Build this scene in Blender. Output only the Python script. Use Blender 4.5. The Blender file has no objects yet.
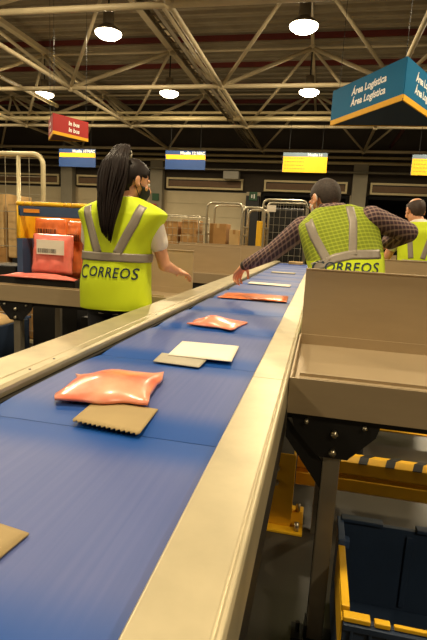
import bpy, math, random
from mathutils import Vector, Matrix, noise
from mathutils.bvhtree import BVHTree
random.seed(7)
S = bpy.context.scene
COL = S.collection
V = Vector
PI = math.pi

# ------------------------------------------------------------------ camera
cam_d = bpy.data.cameras.new('camera')
cam = bpy.data.objects.new('camera', cam_d)
COL.objects.link(cam)
cam_d.sensor_fit = 'VERTICAL'
cam_d.sensor_height = 36.0
cam_d.lens = 484.0 / 640.0 * 36.0
cam_d.clip_start = 0.02
right = V((0.97538282, 0.21419155, 0.05244359))
up = V((-0.08674813, 0.15404488, 0.98424841))
fwd = V((-0.20273902, 0.96456838, -0.16883344))
R = Matrix((right, up, -fwd)).transposed()
cam.matrix_world = Matrix.Translation((0, 0, 1.30)) @ R.to_4x4()
S.camera = cam

# ------------------------------------------------------------------ world, exposure
w = bpy.data.worlds.new('hall_air')
S.world = w
w.use_nodes = True
w.node_tree.nodes['Background'].inputs[0].default_value = (1.0, 0.82, 0.58, 1)
w.node_tree.nodes['Background'].inputs[1].default_value = 0.10
S.view_settings.view_transform = 'Standard'
S.view_settings.look = 'None'
S.view_settings.gamma = 1.0
S.view_settings.use_curve_mapping = False
S.view_settings.exposure = -0.55
LAMP_COLOR = (1.0, 0.82, 0.54)
LAMP_POWER = 260.0
LAMP_SPILL = 34.0
LENS_EMIT = 30.0

# ------------------------------------------------------------------ materials
def lin(c):
    return tuple(((x / 255) / 12.92 if x / 255 <= 0.04045 else ((x / 255 + 0.055) / 1.055) ** 2.4) for x in c) + (1.0,)

def mat(name, rgb, rough=0.6, metal=0.0, var=0.08, scale=8.0, bump=0.0, stretch=(1, 1, 1), coat=0.0, spec=0.5, alpha=1.0):
    m = bpy.data.materials.new(name)
    m.use_nodes = True
    nt = m.node_tree
    b = nt.nodes['Principled BSDF']
    b.inputs['Roughness'].default_value = rough
    b.inputs['Metallic'].default_value = metal
    b.inputs['Coat Weight'].default_value = coat
    b.inputs['Specular IOR Level'].default_value = spec
    b.inputs['Alpha'].default_value = alpha
    tc = nt.nodes.new('ShaderNodeTexCoord')
    mp = nt.nodes.new('ShaderNodeMapping')
    mp.inputs['Scale'].default_value = stretch
    n = nt.nodes.new('ShaderNodeTexNoise')
    n.inputs['Scale'].default_value = scale
    n.inputs['Detail'].default_value = 5
    nt.links.new(tc.outputs['Object'], mp.inputs[0])
    nt.links.new(mp.outputs[0], n.inputs['Vector'])
    cr = nt.nodes.new('ShaderNodeValToRGB')
    c = lin(rgb)
    cr.color_ramp.elements[0].position = 0.3
    cr.color_ramp.elements[1].position = 0.7
    cr.color_ramp.elements[0].color = tuple(x * (1 - var) for x in c[:3]) + (1,)
    cr.color_ramp.elements[1].color = tuple(min(1, x * (1 + var)) for x in c[:3]) + (1,)
    nt.links.new(n.outputs['Fac'], cr.inputs[0])
    nt.links.new(cr.outputs[0], b.inputs['Base Color'])
    if bump:
        bp = nt.nodes.new('ShaderNodeBump')
        bp.inputs['Strength'].default_value = bump
        bp.inputs['Distance'].default_value = 0.01
        nt.links.new(n.outputs['Fac'], bp.inputs['Height'])
        nt.links.new(bp.outputs[0], b.inputs['Normal'])
    return m

def emis(name, rgb, strength):
    m = bpy.data.materials.new(name)
    m.use_nodes = True
    b = m.node_tree.nodes['Principled BSDF']
    b.inputs['Base Color'].default_value = (1, 1, 1, 1)
    b.inputs['Emission Color'].default_value = rgb + (1,)
    b.inputs['Emission Strength'].default_value = strength
    return m

M = {}
M['floor'] = mat('sealed_concrete', (62, 59, 52), 0.34, 0, 0.12, 1.5, 0.02)
M['deck'] = mat('roof_deck', (156, 142, 114), 0.45, 0.1, 0.10, 3)
M['truss'] = mat('truss_paint', (205, 188, 150), 0.5, 0, 0.08, 3)
M['purlin'] = mat('purlin_red', (104, 34, 24), 0.6, 0, 0.1, 3)
M['wall'] = mat('dock_wall', (196, 180, 148), 0.8, 0, 0.08, 1.2)
M['wall_side'] = mat('side_wall', (120, 108, 90), 0.8, 0, 0.08, 1.2)
M['wall_dark'] = mat('upper_wall_dark', (34, 32, 30), 0.9, 0, 0.1, 1.2)
M['pillar'] = mat('pillar_concrete', (150, 142, 122), 0.8, 0, 0.1, 2)
M['door'] = mat('dock_door', (205, 188, 150), 0.6, 0, 0.04, 2)
M['dark'] = mat('painted_dark_opening', (16, 14, 13), 0.9, 0, 0.1, 2)  # near-black colour stands for the unlit inside of open docks
M['steel'] = mat('brushed_steel', (206, 194, 168), 0.30, 0.75, 0.07, 6, 0.03, (1, 1, 1))
M['rail_steel'] = mat('rail_steel', (182, 170, 138), 0.40, 0.5, 0.12, 9, 0.04, (1, 1, 1))
M['sheet'] = mat('sheet_steel', (172, 152, 120), 0.45, 0.35, 0.04, 4, 0.0, (1, 1, 6))
M['black'] = mat('black_steel', (22, 21, 20), 0.5, 0.2, 0.1, 10)
M['alu'] = mat('aluminium_profile', (150, 142, 126), 0.4, 0.7, 0.08, 8)
M['bolt'] = mat('bolt_zinc', (190, 180, 155), 0.3, 0.9, 0.05, 8)
M['yellow_steel'] = mat('guard_yellow', (240, 184, 30), 0.45, 0, 0.10, 6)
M['hazard'] = mat('hazard_black', (26, 24, 22), 0.5, 0, 0.1, 6)
M['zinc'] = mat('zinc_wire', (178, 170, 148), 0.35, 0.7, 0.08, 8)
M['tube'] = mat('cage_tube', (226, 212, 168), 0.4, 0.35, 0.06, 8)
M['crate_blue'] = mat('crate_blue', (58, 78, 112), 0.5, 0, 0.08, 8)
M['crate_dark'] = mat('crate_navy', (34, 50, 74), 0.5, 0, 0.1, 8)
M['crate_yellow'] = mat('crate_yellow', (240, 186, 24), 0.5, 0, 0.08, 8)
M['orange'] = mat('orange_card', (244, 150, 36), 0.6, 0, 0.06, 8)
M['kraft'] = mat('kraft_card', (162, 140, 96), 0.8, 0, 0.08, 8)
M['carton'] = mat('carton_brown', (168, 126, 72), 0.85, 0, 0.1, 5)
M['carton_tan'] = mat('carton_tan', (196, 164, 112), 0.85, 0, 0.1, 5)
M['mailer'] = mat('grey_mailer', (168, 160, 140), 0.6, 0, 0.06, 8)
M['paper'] = mat('white_paper', (236, 226, 208), 0.7, 0, 0.04, 10)
M['ink'] = mat('black_ink', (30, 26, 26), 0.8, 0, 0.05, 10)
M['pink'] = mat('pink_plastic', (250, 132, 118), 0.28, 0, 0.12, 14, 0.25, coat=0.3)
M['pink_deep'] = mat('deep_pink_plastic', (238, 88, 96), 0.3, 0, 0.2, 14, 0.25)
M['pink_mix'] = mat('pink_packet_print', (248, 150, 126), 0.3, 0, 0.1, 7, 0.2, coat=0.3)
for el_, c_ in zip(M['pink_mix'].node_tree.nodes['Color Ramp'].color_ramp.elements, ((240, 88, 66), (246, 184, 150))): el_.color = lin(c_)
M['orange_plastic'] = mat('orange_plastic', (246, 128, 70), 0.28, 0, 0.16, 14, 0.25, coat=0.3)
M['red_plastic'] = mat('red_plastic', (214, 44, 34), 0.4, 0, 0.1, 10)
M['skin'] = mat('skin', (222, 160, 120), 0.5, 0, 0.05, 20)
M['lips'] = mat('lips', (190, 104, 90), 0.5, 0, 0.05, 20)
M['eye_white'] = mat('eye_white', (235, 230, 220), 0.3, 0, 0.02, 20)
M['iris'] = mat('iris', (50, 34, 24), 0.3, 0, 0.02, 20)
M['hair_black'] = mat('hair_black', (30, 20, 17), 0.55, 0, 0.3, 60, 0.2, (1, 1, 0.1), spec=0.22)
M['hair_grey'] = mat('hair_grey', (54, 42, 34), 0.7, 0, 0.3, 90, 0.3)
M['hair_brown'] = mat('hair_brown', (58, 40, 30), 0.6, 0, 0.3, 90, 0.3)
M['hi_vis'] = mat('hi_vis_yellow', (206, 226, 16), 0.7, 0, 0.04, 6)
M['reflective'] = mat('reflective_tape', (144, 134, 120), 0.45, 0.1, 0.05, 60)
M['tee'] = mat('white_cotton', (238, 228, 212), 0.8, 0, 0.04, 10)
M['trousers'] = mat('black_trousers', (24, 24, 30), 0.8, 0, 0.1, 10)
M['shoe'] = mat('black_shoe', (26, 24, 24), 0.6, 0, 0.1, 10)
M['mask_dark'] = mat('dark_mask', (28, 28, 34), 0.8, 0, 0.05, 10)
M['mask_white'] = mat('pale_mask', (214, 210, 200), 0.8, 0, 0.04, 10)
M['strap'] = mat('black_strap', (20, 20, 22), 0.6, 0, 0.05, 10)
M['sign_teal'] = mat('sign_teal', (0, 104, 150), 0.65, 0, 0.03, 3, spec=0.2)
M['sign_teal_shaded'] = mat('sign_underside_shaded', (6, 44, 66), 0.5, 0, 0.03, 3)  # darkened teal: shade of the downward face put into the colour
M['sign_blue'] = mat('sign_blue', (18, 56, 112), 0.65, 0, 0.03, 3)
M['sign_red'] = mat('sign_red', (168, 24, 18), 0.65, 0, 0.03, 3)
M['sign_yellow'] = mat('sign_yellow', (238, 178, 6), 0.65, 0, 0.03, 3)
M['sign_grey'] = mat('sign_grey_blue', (96, 116, 132), 0.4, 0, 0.03, 3)
M['sign_print'] = mat('sign_print', (168, 132, 24), 0.5, 0, 0.03, 3)
M['white_letter'] = mat('white_letter', (245, 245, 240), 0.5, 0, 0.02, 3)
M['green_sign'] = mat('green_sign', (34, 84, 48), 0.5, 0, 0.03, 3)
M['lamp_can'] = mat('lamp_can', (120, 108, 88), 0.5, 0.4, 0.05, 3)
M['lens'] = emis('lamp_lens', (1.0, 0.86, 0.60), LENS_EMIT)
M['rubber'] = mat('black_rubber', (20, 20, 20), 0.8, 0, 0.05, 10)
M['grey_box'] = mat('grey_unit', (170, 164, 150), 0.6, 0, 0.05, 3)
M['duct'] = mat('pipe_cream', (208, 190, 142), 0.5, 0.1, 0.05, 3)
M['vest_letter'] = mat('vest_print', (22, 44, 60), 0.7, 0, 0.03, 10)

def plaid(name, cols, kk=0.45):
    m = bpy.data.materials.new(name)
    m.use_nodes = True
    nt = m.node_tree
    b = nt.nodes['Principled BSDF']
    b.inputs['Roughness'].default_value = 0.85
    tc = nt.nodes.new('ShaderNodeTexCoord')
    outs = []
    for d, per in (((1, 0.25, 0.35), 0.026), ((-0.35, 0.5, 1), 0.026)):
        dp = nt.nodes.new('ShaderNodeVectorMath'); dp.operation = 'DOT_PRODUCT'
        dp.inputs[1].default_value = [x / per * 2 * PI for x in d]
        nt.links.new(tc.outputs['Object'], dp.inputs[0])
        s = nt.nodes.new('ShaderNodeMath'); s.operation = 'SINE'
        nt.links.new(dp.outputs['Value'], s.inputs[0])
        g = nt.nodes.new('ShaderNodeMapRange')
        g.inputs[1].default_value = 0.35; g.inputs[2].default_value = 0.75
        nt.links.new(s.outputs[0], g.inputs[0])
        outs.append(g)
    c0, c1, c2 = [lin(q) for q in cols]
    m1 = nt.nodes.new('ShaderNodeMixRGB'); m1.inputs[1].default_value = c0; m1.inputs[2].default_value = c1
    m2 = nt.nodes.new('ShaderNodeMixRGB'); m2.inputs[2].default_value = c2
    hf = nt.nodes.new('ShaderNodeMath'); hf.operation = 'MULTIPLY'; hf.inputs[1].default_value = kk
    nt.links.new(outs[0].outputs[0], m1.inputs[0])
    nt.links.new(outs[1].outputs[0], hf.inputs[0])
    nt.links.new(hf.outputs[0], m2.inputs[0])
    nt.links.new(m1.outputs[0], m2.inputs[1])
    nt.links.new(m2.outputs[0], b.inputs['Base Color'])
    return m
M['plaid'] = plaid('plaid_cotton', ((70, 50, 58), (124, 96, 92), (188, 160, 140)))
M['hi_vis_mesh'] = plaid('hi_vis_mesh', ((124, 138, 26), (146, 160, 34), (184, 198, 60)), 0.5)

CELL = 0.62
def belt_mat():
    # one carrier belt: dull violet-blue running surface between deep blue end covers, fine lengthwise ribs
    m = bpy.data.materials.new('carrier_belt')
    m.use_nodes = True
    nt = m.node_tree
    b = nt.nodes['Principled BSDF']
    b.inputs['Roughness'].default_value = 0.5
    b.inputs['Specular IOR Level'].default_value = 0.3
    tc = nt.nodes.new('ShaderNodeTexCoord')
    sp = nt.nodes.new('ShaderNodeSeparateXYZ')
    nt.links.new(tc.outputs['Object'], sp.inputs[0])
    ab = nt.nodes.new('ShaderNodeMath'); ab.operation = 'ABSOLUTE'
    nt.links.new(sp.outputs['Y'], ab.inputs[0])
    mr = nt.nodes.new('ShaderNodeMapRange')
    mr.interpolation_type = 'SMOOTHSTEP'
    mr.inputs[1].default_value = CELL * 0.22; mr.inputs[2].default_value = CELL * 0.42
    nt.links.new(ab.outputs[0], mr.inputs[0])
    mp = nt.nodes.new('ShaderNodeMapping'); mp.inputs['Scale'].default_value = (60, 1.0, 1)
    nt.links.new(tc.outputs['Object'], mp.inputs[0])
    n = nt.nodes.new('ShaderNodeTexNoise'); n.inputs['Scale'].default_value = 1.6; n.inputs['Detail'].default_value = 4
    nt.links.new(mp.outputs[0], n.inputs['Vector'])
    rib = nt.nodes.new('ShaderNodeMixRGB'); rib.inputs[1].default_value = lin((64, 84, 142)); rib.inputs[2].default_value = lin((92, 102, 156))
    nt.links.new(n.outputs['Fac'], rib.inputs[0])
    mx = nt.nodes.new('ShaderNodeMixRGB'); mx.inputs[2].default_value = lin((8, 70, 148))
    nt.links.new(mr.outputs[0], mx.inputs[0]); nt.links.new(rib.outputs[0], mx.inputs[1])
    nt.links.new(mx.outputs[0], b.inputs['Base Color'])
    return m
M['belt'] = belt_mat()

# ------------------------------------------------------------------ mesh helpers
def tag(o, label=None, cat=None, group=None, kind=None):
    if label: o['label'] = label
    if cat: o['category'] = cat
    if group: o['group'] = group
    if kind: o['kind'] = kind
    return o

ORG = {}
def empty(name, loc, label=None, cat=None, group=None):
    o = bpy.data.objects.new(name, None)
    o.location = loc
    o.empty_display_size = 0.1
    COL.objects.link(o)
    ORG[o.name] = V(loc)
    return tag(o, label, cat, group)

class MB:
    def __init__(s):
        s.v = []; s.f = []; s.m = []; s.cur = 0
    def add(s, vs, fs):
        k = len(s.v)
        s.v += [V(p) for p in vs]
        s.f += [tuple(i + k for i in f) for f in fs]
        s.m += [s.cur] * len(fs)
        return s
    def hexa(s, p):
        return s.add(p, [(0, 3, 2, 1), (4, 5, 6, 7), (0, 1, 5, 4), (1, 2, 6, 5), (2, 3, 7, 6), (3, 0, 4, 7)])
    def box(s, x0, x1, y0, y1, z0, z1):
        return s.hexa([(x0, y0, z0), (x1, y0, z0), (x1, y1, z0), (x0, y1, z0), (x0, y0, z1), (x1, y0, z1), (x1, y1, z1), (x0, y1, z1)])
    def obox(s, c, ax, ay, az):
        c, ax, ay, az = V(c), V(ax), V(ay), V(az)
        return s.hexa([c - ax - ay - az, c + ax - ay - az, c + ax + ay - az, c - ax + ay - az,
                       c - ax - ay + az, c + ax - ay + az, c + ax + ay + az, c - ax + ay + az])
    def prism(s, poly, d):
        n = len(poly); d = V(d)
        vs = [V(p) for p in poly] + [V(p) + d for p in poly]
        fs = [tuple(range(n))[::-1], tuple(range(n, 2 * n))] + [(i, (i + 1) % n, n + (i + 1) % n, n + i) for i in range(n)]
        return s.add(vs, fs)
    def rings(s, rs, closed=True, cap=True):
        n = len(rs[0]); vs = [p for r in rs for p in r]; fs = []
        for i in range(len(rs) - 1):
            for j in range(n if closed else n - 1):
                k = (j + 1) % n
                fs.append((i * n + j, i * n + k, (i + 1) * n + k, (i + 1) * n + j))
        if cap:
            fs.append(tuple(range(n))[::-1]); fs.append(tuple(range((len(rs) - 1) * n, len(rs) * n)))
        return s.add(vs, fs)
    def tube(s, pts, r, n=8, rr=None, flat=1.0):
        pts = [V(p) for p in pts]; rs = []
        prev = None
        for i, p in enumerate(pts):
            if i == 0: t = pts[1] - p
            elif i == len(pts) - 1: t = p - pts[i - 1]
            else: t = (pts[i + 1] - p).normalized() + (p - pts[i - 1]).normalized()
            t.normalize()
            if prev is None:
                a = V((0, 0, 1)) if abs(t.z) < 0.9 else V((1, 0, 0))
                u = t.cross(a).normalized()
            else:
                u = (prev - t * prev.dot(t)).normalized()
            prev = u
            v = t.cross(u)
            q = rr[i] if rr else r
            rs.append([p + (u * math.cos(2 * PI * k / n) + v * math.sin(2 * PI * k / n) * flat) * q for k in range(n)])
        return s.rings(rs)
    def capsule(s, p0, p1, r0, r1, n=14):
        p0, p1 = V(p0), V(p1); t = (p1 - p0)
        L = t.length; t = t / L if L > 1e-6 else V((0, 0, 1))
        pts, rr = [], []
        for k in range(1, 5):
            a = PI / 2 * k / 4.5
            pts.append(p0 - t * r0 * math.cos(a)); rr.append(r0 * math.sin(a))
        pts.append(p0); rr.append(r0); pts.append(p1); rr.append(r1)
        for k in range(4, 0, -1):
            a = PI / 2 * k / 4.5
            pts.append(p1 + t * r1 * math.cos(a)); rr.append(r1 * math.sin(a))
        return s.tube(pts, 0, n, rr)
    def ell(s, c, r, mtx=None, nu=20, nv=14):
        c = V(c); vs = []; fs = []
        for i in range(1, nv):
            th = PI * i / nv
            for j in range(nu):
                ph = 2 * PI * j / nu
                p = V((r[0] * math.sin(th) * math.cos(ph), r[1] * math.sin(th) * math.sin(ph), r[2] * math.cos(th)))
                vs.append(c + (mtx @ p if mtx else p))
        top = V((0, 0, r[2])); vs.append(c + (mtx @ top if mtx else top)); vs.append(c - (mtx @ top if mtx else top))
        T, B = len(vs) - 2, len(vs) - 1
        for i in range(nv - 2):
            for j in range(nu):
                k = (j + 1) % nu
                fs.append((i * nu + j, (i + 1) * nu + j, (i + 1) * nu + k, i * nu + k))
        for j in range(nu):
            k = (j + 1) % nu
            fs.append((T, j, k)); fs.append((B, (nv - 2) * nu + k, (nv - 2) * nu + j))
        return s.add(vs, fs)
    def lathe(s, prof, c, n=24):
        c = V(c)
        rs = [[c + V((r * math.cos(2 * PI * k / n), r * math.sin(2 * PI * k / n), z)) for k in range(n)] for r, z in prof]
        return s.rings(rs)
    def build(s, name, m, parent=None, smooth=False, bevel=0.0, origin=None, remesh=0.0, subsurf=0, solid=0.0, smooth_it=2):
        me = bpy.data.meshes.new(name)
        if parent is not None: o0 = ORG[parent.name]
        else: o0 = V(origin) if origin is not None else V((0, 0, 0))
        me.from_pydata([tuple(p - o0) for p in s.v], [], s.f)
        for mm in (m if isinstance(m, (list, tuple)) else [m]): me.materials.append(mm)
        for p, k in zip(me.polygons, s.m): p.material_index = k
        if smooth:
            for p in me.polygons: p.use_smooth = True
        me.update()
        o = bpy.data.objects.new(name, me)
        COL.objects.link(o)
        if parent is not None: o.parent = parent
        else: o.location = o0
        ORG[o.name] = o0
        if solid:
            q = o.modifiers.new('thick', 'SOLIDIFY'); q.thickness = solid; q.offset = 1
        if remesh:
            q = o.modifiers.new('skin', 'REMESH'); q.mode = 'VOXEL'; q.voxel_size = remesh; q.use_smooth_shade = True
            q = o.modifiers.new('relax', 'SMOOTH'); q.iterations = smooth_it; q.factor = 0.6
        if subsurf:
            q = o.modifiers.new('round', 'SUBSURF'); q.levels = subsurf; q.render_levels = subsurf
        if bevel:
            q = o.modifiers.new('edge', 'BEVEL'); q.width = bevel; q.segments = 2; q.limit_method = 'ANGLE'
        return o

def copy_tree(o, parent=None, loc=None):
    c = o.copy(); COL.objects.link(c); c.parent = parent
    if loc is not None: c.location = loc
    for ch in list(o.children):
        copy_tree(ch, c)
    return c

def text_verts(body, size, shear=0.0, spacing=1.0, bold=0.0):
    cu = bpy.data.curves.new('lettering', 'FONT')
    cu.body = body; cu.size = size; cu.shear = shear; cu.space_character = spacing; cu.offset = bold
    cu.resolution_u = 3; cu.align_x = 'CENTER'; cu.fill_mode = 'FRONT'
    o = bpy.data.objects.new('lettering', cu)
    COL.objects.link(o)
    dg = bpy.context.evaluated_depsgraph_get(); dg.update()
    me = bpy.data.meshes.new_from_object(o.evaluated_get(dg))
    vs = [v.co.copy() for v in me.vertices]; fs = [tuple(p.vertices) for p in me.polygons]
    bpy.data.objects.remove(o); bpy.data.curves.remove(cu); bpy.data.meshes.remove(me)
    return vs, fs

def lettering(mb, body, size, c, ux, uy, nrm, sx=1.0, shear=0.0, bold=0.0, spacing=1.0):
    vs, fs = text_verts(body, size, shear, spacing, bold)
    c, ux, uy, nrm = V(c), V(ux).normalized(), V(uy).normalized(), V(nrm).normalized()
    mb.add([c + ux * p.x * sx + uy * p.y + nrm * 0.003 for p in vs], fs)

# ================================================================== SETTING
MB().box(-22, 12, -6, 26, -0.2, 0).build('floor', M['floor']).__setitem__('kind', 'structure')

b = MB()                                    # trapezoidal roof deck, ribs along x
pitch = 0.46; ys = -6.0; prof = []
while ys < 26:
    prof += [(ys, 6.80), (ys + 0.10, 6.80), (ys + 0.11, 6.815), (ys + 0.13, 6.815), (ys + 0.14, 6.80), (ys + 0.25, 6.80), (ys + 0.29, 6.98), (ys + 0.42, 6.98)]
    ys += pitch
n = len(prof)
b.add([(-22, y, z) for y, z in prof] + [(12, y, z) for y, z in prof] + [(-22, y, 7.04) for y, z in (prof[0], prof[-1])] + [(12, y, 7.04) for y, z in (prof[0], prof[-1])],
      [(i, i + 1, n + i + 1, n + i) for i in range(n - 1)] + [(2 * n, 2 * n + 1, 2 * n + 3, 2 * n + 2)])
b.build('ceiling', M['deck']).__setitem__('kind', 'structure')

WY = 21.2
door_c = [-18.05, -13.75, -9.45, -5.15, -0.85, 3.45, 7.75]
b = MB()
pil = [(-22, -20.0)] + [(door_c[i] + 1.85, door_c[i + 1] - 1.85) for i in range(6)] + [(9.6, 12)]
for x0, x1 in pil: b.box(x0, x1, WY, WY + 0.4, 0, 3.28)
b.build('wall_back', M['wall']).__setitem__('kind', 'structure')
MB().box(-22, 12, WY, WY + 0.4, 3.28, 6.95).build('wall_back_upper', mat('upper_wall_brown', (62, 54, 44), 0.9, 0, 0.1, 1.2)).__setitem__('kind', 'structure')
MB().box(-22.3, -22, -6, 26, 0, 6.95).build('wall_left', M['wall_side']).__setitem__('kind', 'structure')
MB().box(12, 12.3, -6, 26, 0, 6.95).build('wall_right', M['wall_side']).__setitem__('kind', 'structure')
MB().box(-22, 12, -6.3, -6, 0, 6.95).build('wall_front', M['wall_side']).__setitem__('kind', 'structure')
for i, cx in enumerate(door_c):
    closed = cx in (-18.05, -13.75, -9.45, -5.15)
    b = MB()
    if closed:
        for k in range(6): b.box(cx - 1.84, cx + 1.84, WY + 0.12, WY + 0.18, 0.01 + k * 0.54, 0.01 + k * 0.54 + 0.53)
        b.box(cx - 1.84, cx + 1.84, WY + 0.19, WY + 0.25, 0.01, 3.25)
        d = b.build('door_%d' % (i + 1), M['door'])
    else:                                   # open dock: darkness inside is painted as a near-black lining
        b.box(cx - 1.84, cx - 1.7, WY + 0.1, WY + 2.9, 0.01, 3.25); b.box(cx + 1.7, cx + 1.84, WY + 0.1, WY + 2.9, 0.01, 3.25)
        b.box(cx - 1.7, cx + 1.7, WY + 2.8, WY + 2.9, 0.01, 3.25); b.box(cx - 1.7, cx + 1.7, WY + 0.1, WY + 2.8, 3.15, 3.25)
        d = b.build('door_%d' % (i + 1), M['dark'])
    d['kind'] = 'structure'
# raised shutter box over each dock
b = MB()
hd = MB()
e0 = None
for i, cx in enumerate(door_c[1:6]):
    e = empty('dock_shutter_box', (cx, WY - 0.2, 3.3), None, 'shutter box', 'shutter boxes over the loading docks')
    e['label'] = ['long shutter box over the loading dock behind the wheeled tube cage at far left',
                  'long shutter box above the dock behind the ponytailed worker',
                  'long shutter box above the closed tan dock door, right of the ponytailed worker',
                  'long shutter box over the open black dock behind the plaid-shirted worker',
                  'long shutter box over the open black dock behind the bald worker'][i]
    MB().box(cx - 1.65, cx + 1.65, WY - 0.12, WY, 3.34, 3.76).build('casing', M['black'], e)
    MB().box(cx - 1.7, cx + 1.7, WY - 0.2, WY - 0.12, 3.70, 3.78).box(cx - 1.7, cx + 1.7, WY - 0.2, WY - 0.12, 3.32, 3.40)\
        .box(cx - 1.7, cx - 1.62, WY - 0.2, WY - 0.12, 3.40, 3.70).box(cx + 1.62, cx + 1.7, WY - 0.2, WY - 0.12, 3.40, 3.70).build('frame', M['duct'], e)
    MB().box(cx - 1.6, cx + 1.6, WY - 0.16, WY - 0.12, 3.42, 3.66).build('panel', mat('shutter_panel', (112, 84, 56), 0.6), e)
# steel posts beside the docks
for i in range(1, 6):
    x = (door_c[i] + door_c[i - 1]) / 2
    col_m = M['pillar'] if i in (1, 2, 5) else M['pillar']
    MB().box(x - 0.26, x + 0.3, WY - 0.35, WY - 0.002, 0, 3.1 if i == 4 else 4.5).build('trim_%d' % i, [M['pillar'], M['black']][i == 4]).__setitem__('kind', 'structure')

# ================================================================== ROOF FRAME
gx, gy = 3.97, 4.14
tx = [-0.67 + gx * i for i in range(-4, 4)]; ty = [10.05 + gy * j for j in range(-3, 3)]
bx_ = [-0.67 + gx * (i + 0.5) for i in range(-5, 3)]; by_ = [10.05 + gy * (j + 0.5) for j in range(-4, 3)]
ZT, ZB = 6.42, 4.87
T = lambda i, j: V((tx[i], ty[j], ZT)); B_ = lambda i, j: V((bx_[i], by_[j], ZB))
fr = empty('roof_space_frame', (-2.65, 8, ZB), 'cream steel space frame of tubes and diagonals under the corrugated roof', 'roof frame')
for j in range(len(ty)):
    MB().tube([(-16, ty[j], ZT), (11.9, ty[j], ZT)], 0.035, 8).build('top_chord', M['truss'], fr, True)
for i in range(len(tx)):
    wd = 0.09 if i in (1, 2, 3, 4) else 0.045
    if i == 4: wd = 0.04
    MB().box(tx[i] - wd, tx[i] + wd, -5.9, 21.1, ZT + 0.04, ZT + 0.16).build('ridge_chord', M['truss'], fr)
for j in range(len(by_)):
    MB().tube([(-21.9, by_[j], ZB), (11.9, by_[j], ZB)], 0.055, 8).build('bottom_chord', M['truss'], fr, True)
for i in range(len(bx_)):
    MB().tube([(bx_[i], -5.9, ZB), (bx_[i], 21.1, ZB)], 0.05, 8).build('bottom_chord', M['truss'], fr, True)
dl = []
for j in range(len(ty)):
    for i in range(len(tx)):
        for di in (0, 1):
            for dj in (0, 1):
                p = T(i, j)
                q = V((p.x + (di - 0.5) * gx, p.y + (dj - 0.5) * gy, ZB))
                if q.y > 21: continue
                dl.append((not (p.y > 9 and -13.5 < p.x < 5), abs(p.x + 3), p, q, dj))
dl.sort(key=lambda t: (t[0], t[1]))
rest = MB()
for k, (_, _, p, q, dj) in enumerate(dl):
    if k < 98: MB().tube([p, q], 0.042 + 0.010 * (dj == 0), 7).build('diagonal', M['truss'], fr, True)
    else: rest.tube([p, q], 0.045, 7)
rest.build('far_diagonals', M['truss'], fr, True)['kind'] = 'stuff'
nm = MB()
for j in range(len(ty)):
    for i in range(len(tx)): nm.ell(T(i, j), (0.1, 0.1, 0.1), None, 10, 8)
nm.build('top_nodes', M['truss'], fr, True)
nm = MB()
for p in by_:
    for q in bx_: nm.ell((q, p, ZB), (0.09, 0.09, 0.09), None, 10, 8)
nm.build('bottom_nodes', M['truss'], fr, True)

k = 0
y = ty[0]
while y < 21:
    o = MB().box(-21.9, 11.9, y - 0.04, y + 0.04, 6.66, 6.798).build('roof_purlin', M['purlin'], None, False, 0, (0, y, 6.6))
    tag(o, 'dark red steel purlin crossing under the corrugated roof deck', 'purlin', 'dark red purlins across the roof')
    y += gy / 2; k += 1

# service runs in the roof
def run(name, pts, r, m, label, cat, group=None, n=8):
    return tag(MB().tube(pts, r, n).build(name, m, None, True, 0, pts[0]), label, cat, group)
run('ceiling_pipe', [(-21.9, 15.9, 5.2), (11.9, 15.9, 5.2)], 0.045, M['duct'], 'cream pipe, upper of two running across the hall behind the front lamps', 'pipe')
run('ceiling_pipe', [(-21.9, 15.9, 5.02), (11.9, 15.9, 5.02)], 0.075, M['duct'], 'thicker cream pipe, lower of two running across the hall behind the front lamps', 'pipe')
run('wall_pipe', [(-21.9, WY - 0.3, 4.72), (11.9, WY - 0.3, 4.72)], 0.055, M['duct'], 'cream pipe along the back wall, upper of the pair behind the blue signs', 'pipe')
run('wall_pipe', [(-21.9, WY - 0.3, 4.50), (11.9, WY - 0.3, 4.50)], 0.065, M['duct'], 'cream pipe along the back wall, lower of the pair behind the blue signs', 'pipe')
run('wall_rail', [(-21.9, WY - 0.5, 4.12), (11.9, WY - 0.5, 4.12)], 0.04, M['zinc'], 'thin grey rail on the back wall just above the dock shutters', 'rail')
run('ceiling_conduit', [(-8.25, 6.0, 5.0), (-8.25, 14.3, 5.0)], 0.06, M['duct'], 'straight cream tube ending in mid air at the lamp above the red sign', 'tube')
for x, z, r, lab in ((-2.95, 5.08, 0.035, 'slim cable tube along the frame left of the middle lamp row'), 
                 (-6.95, 5.06, 0.035, 'slim cable tube along the frame above the red sign'), (2.35, 5.15, 0.06, 'dark red tube running along the frame above the big teal sign')):
    run('cable_tube', [(x, -5.8, z), (x, 21.0, z)], r, M['purlin'] if x > 0 else M['truss'], lab, 'tube')
tr = MB()
tr.box(-3.22, -3.20, -5.8, 21, 4.95, 5.05).box(-3.06, -3.04, -5.8, 21, 4.95, 5.05)
yy = -5.6
while yy < 21: tr.box(-3.2, -3.06, yy, yy + 0.03, 4.96, 4.98); yy += 0.3
tag(tr.build('cable_tray', M['lamp_can'], None, False, 0, (-3.13, 8, 4.95)), 'ladder cable tray running lengthways beside the middle bottom tube of the roof frame', 'cable tray')

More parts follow.
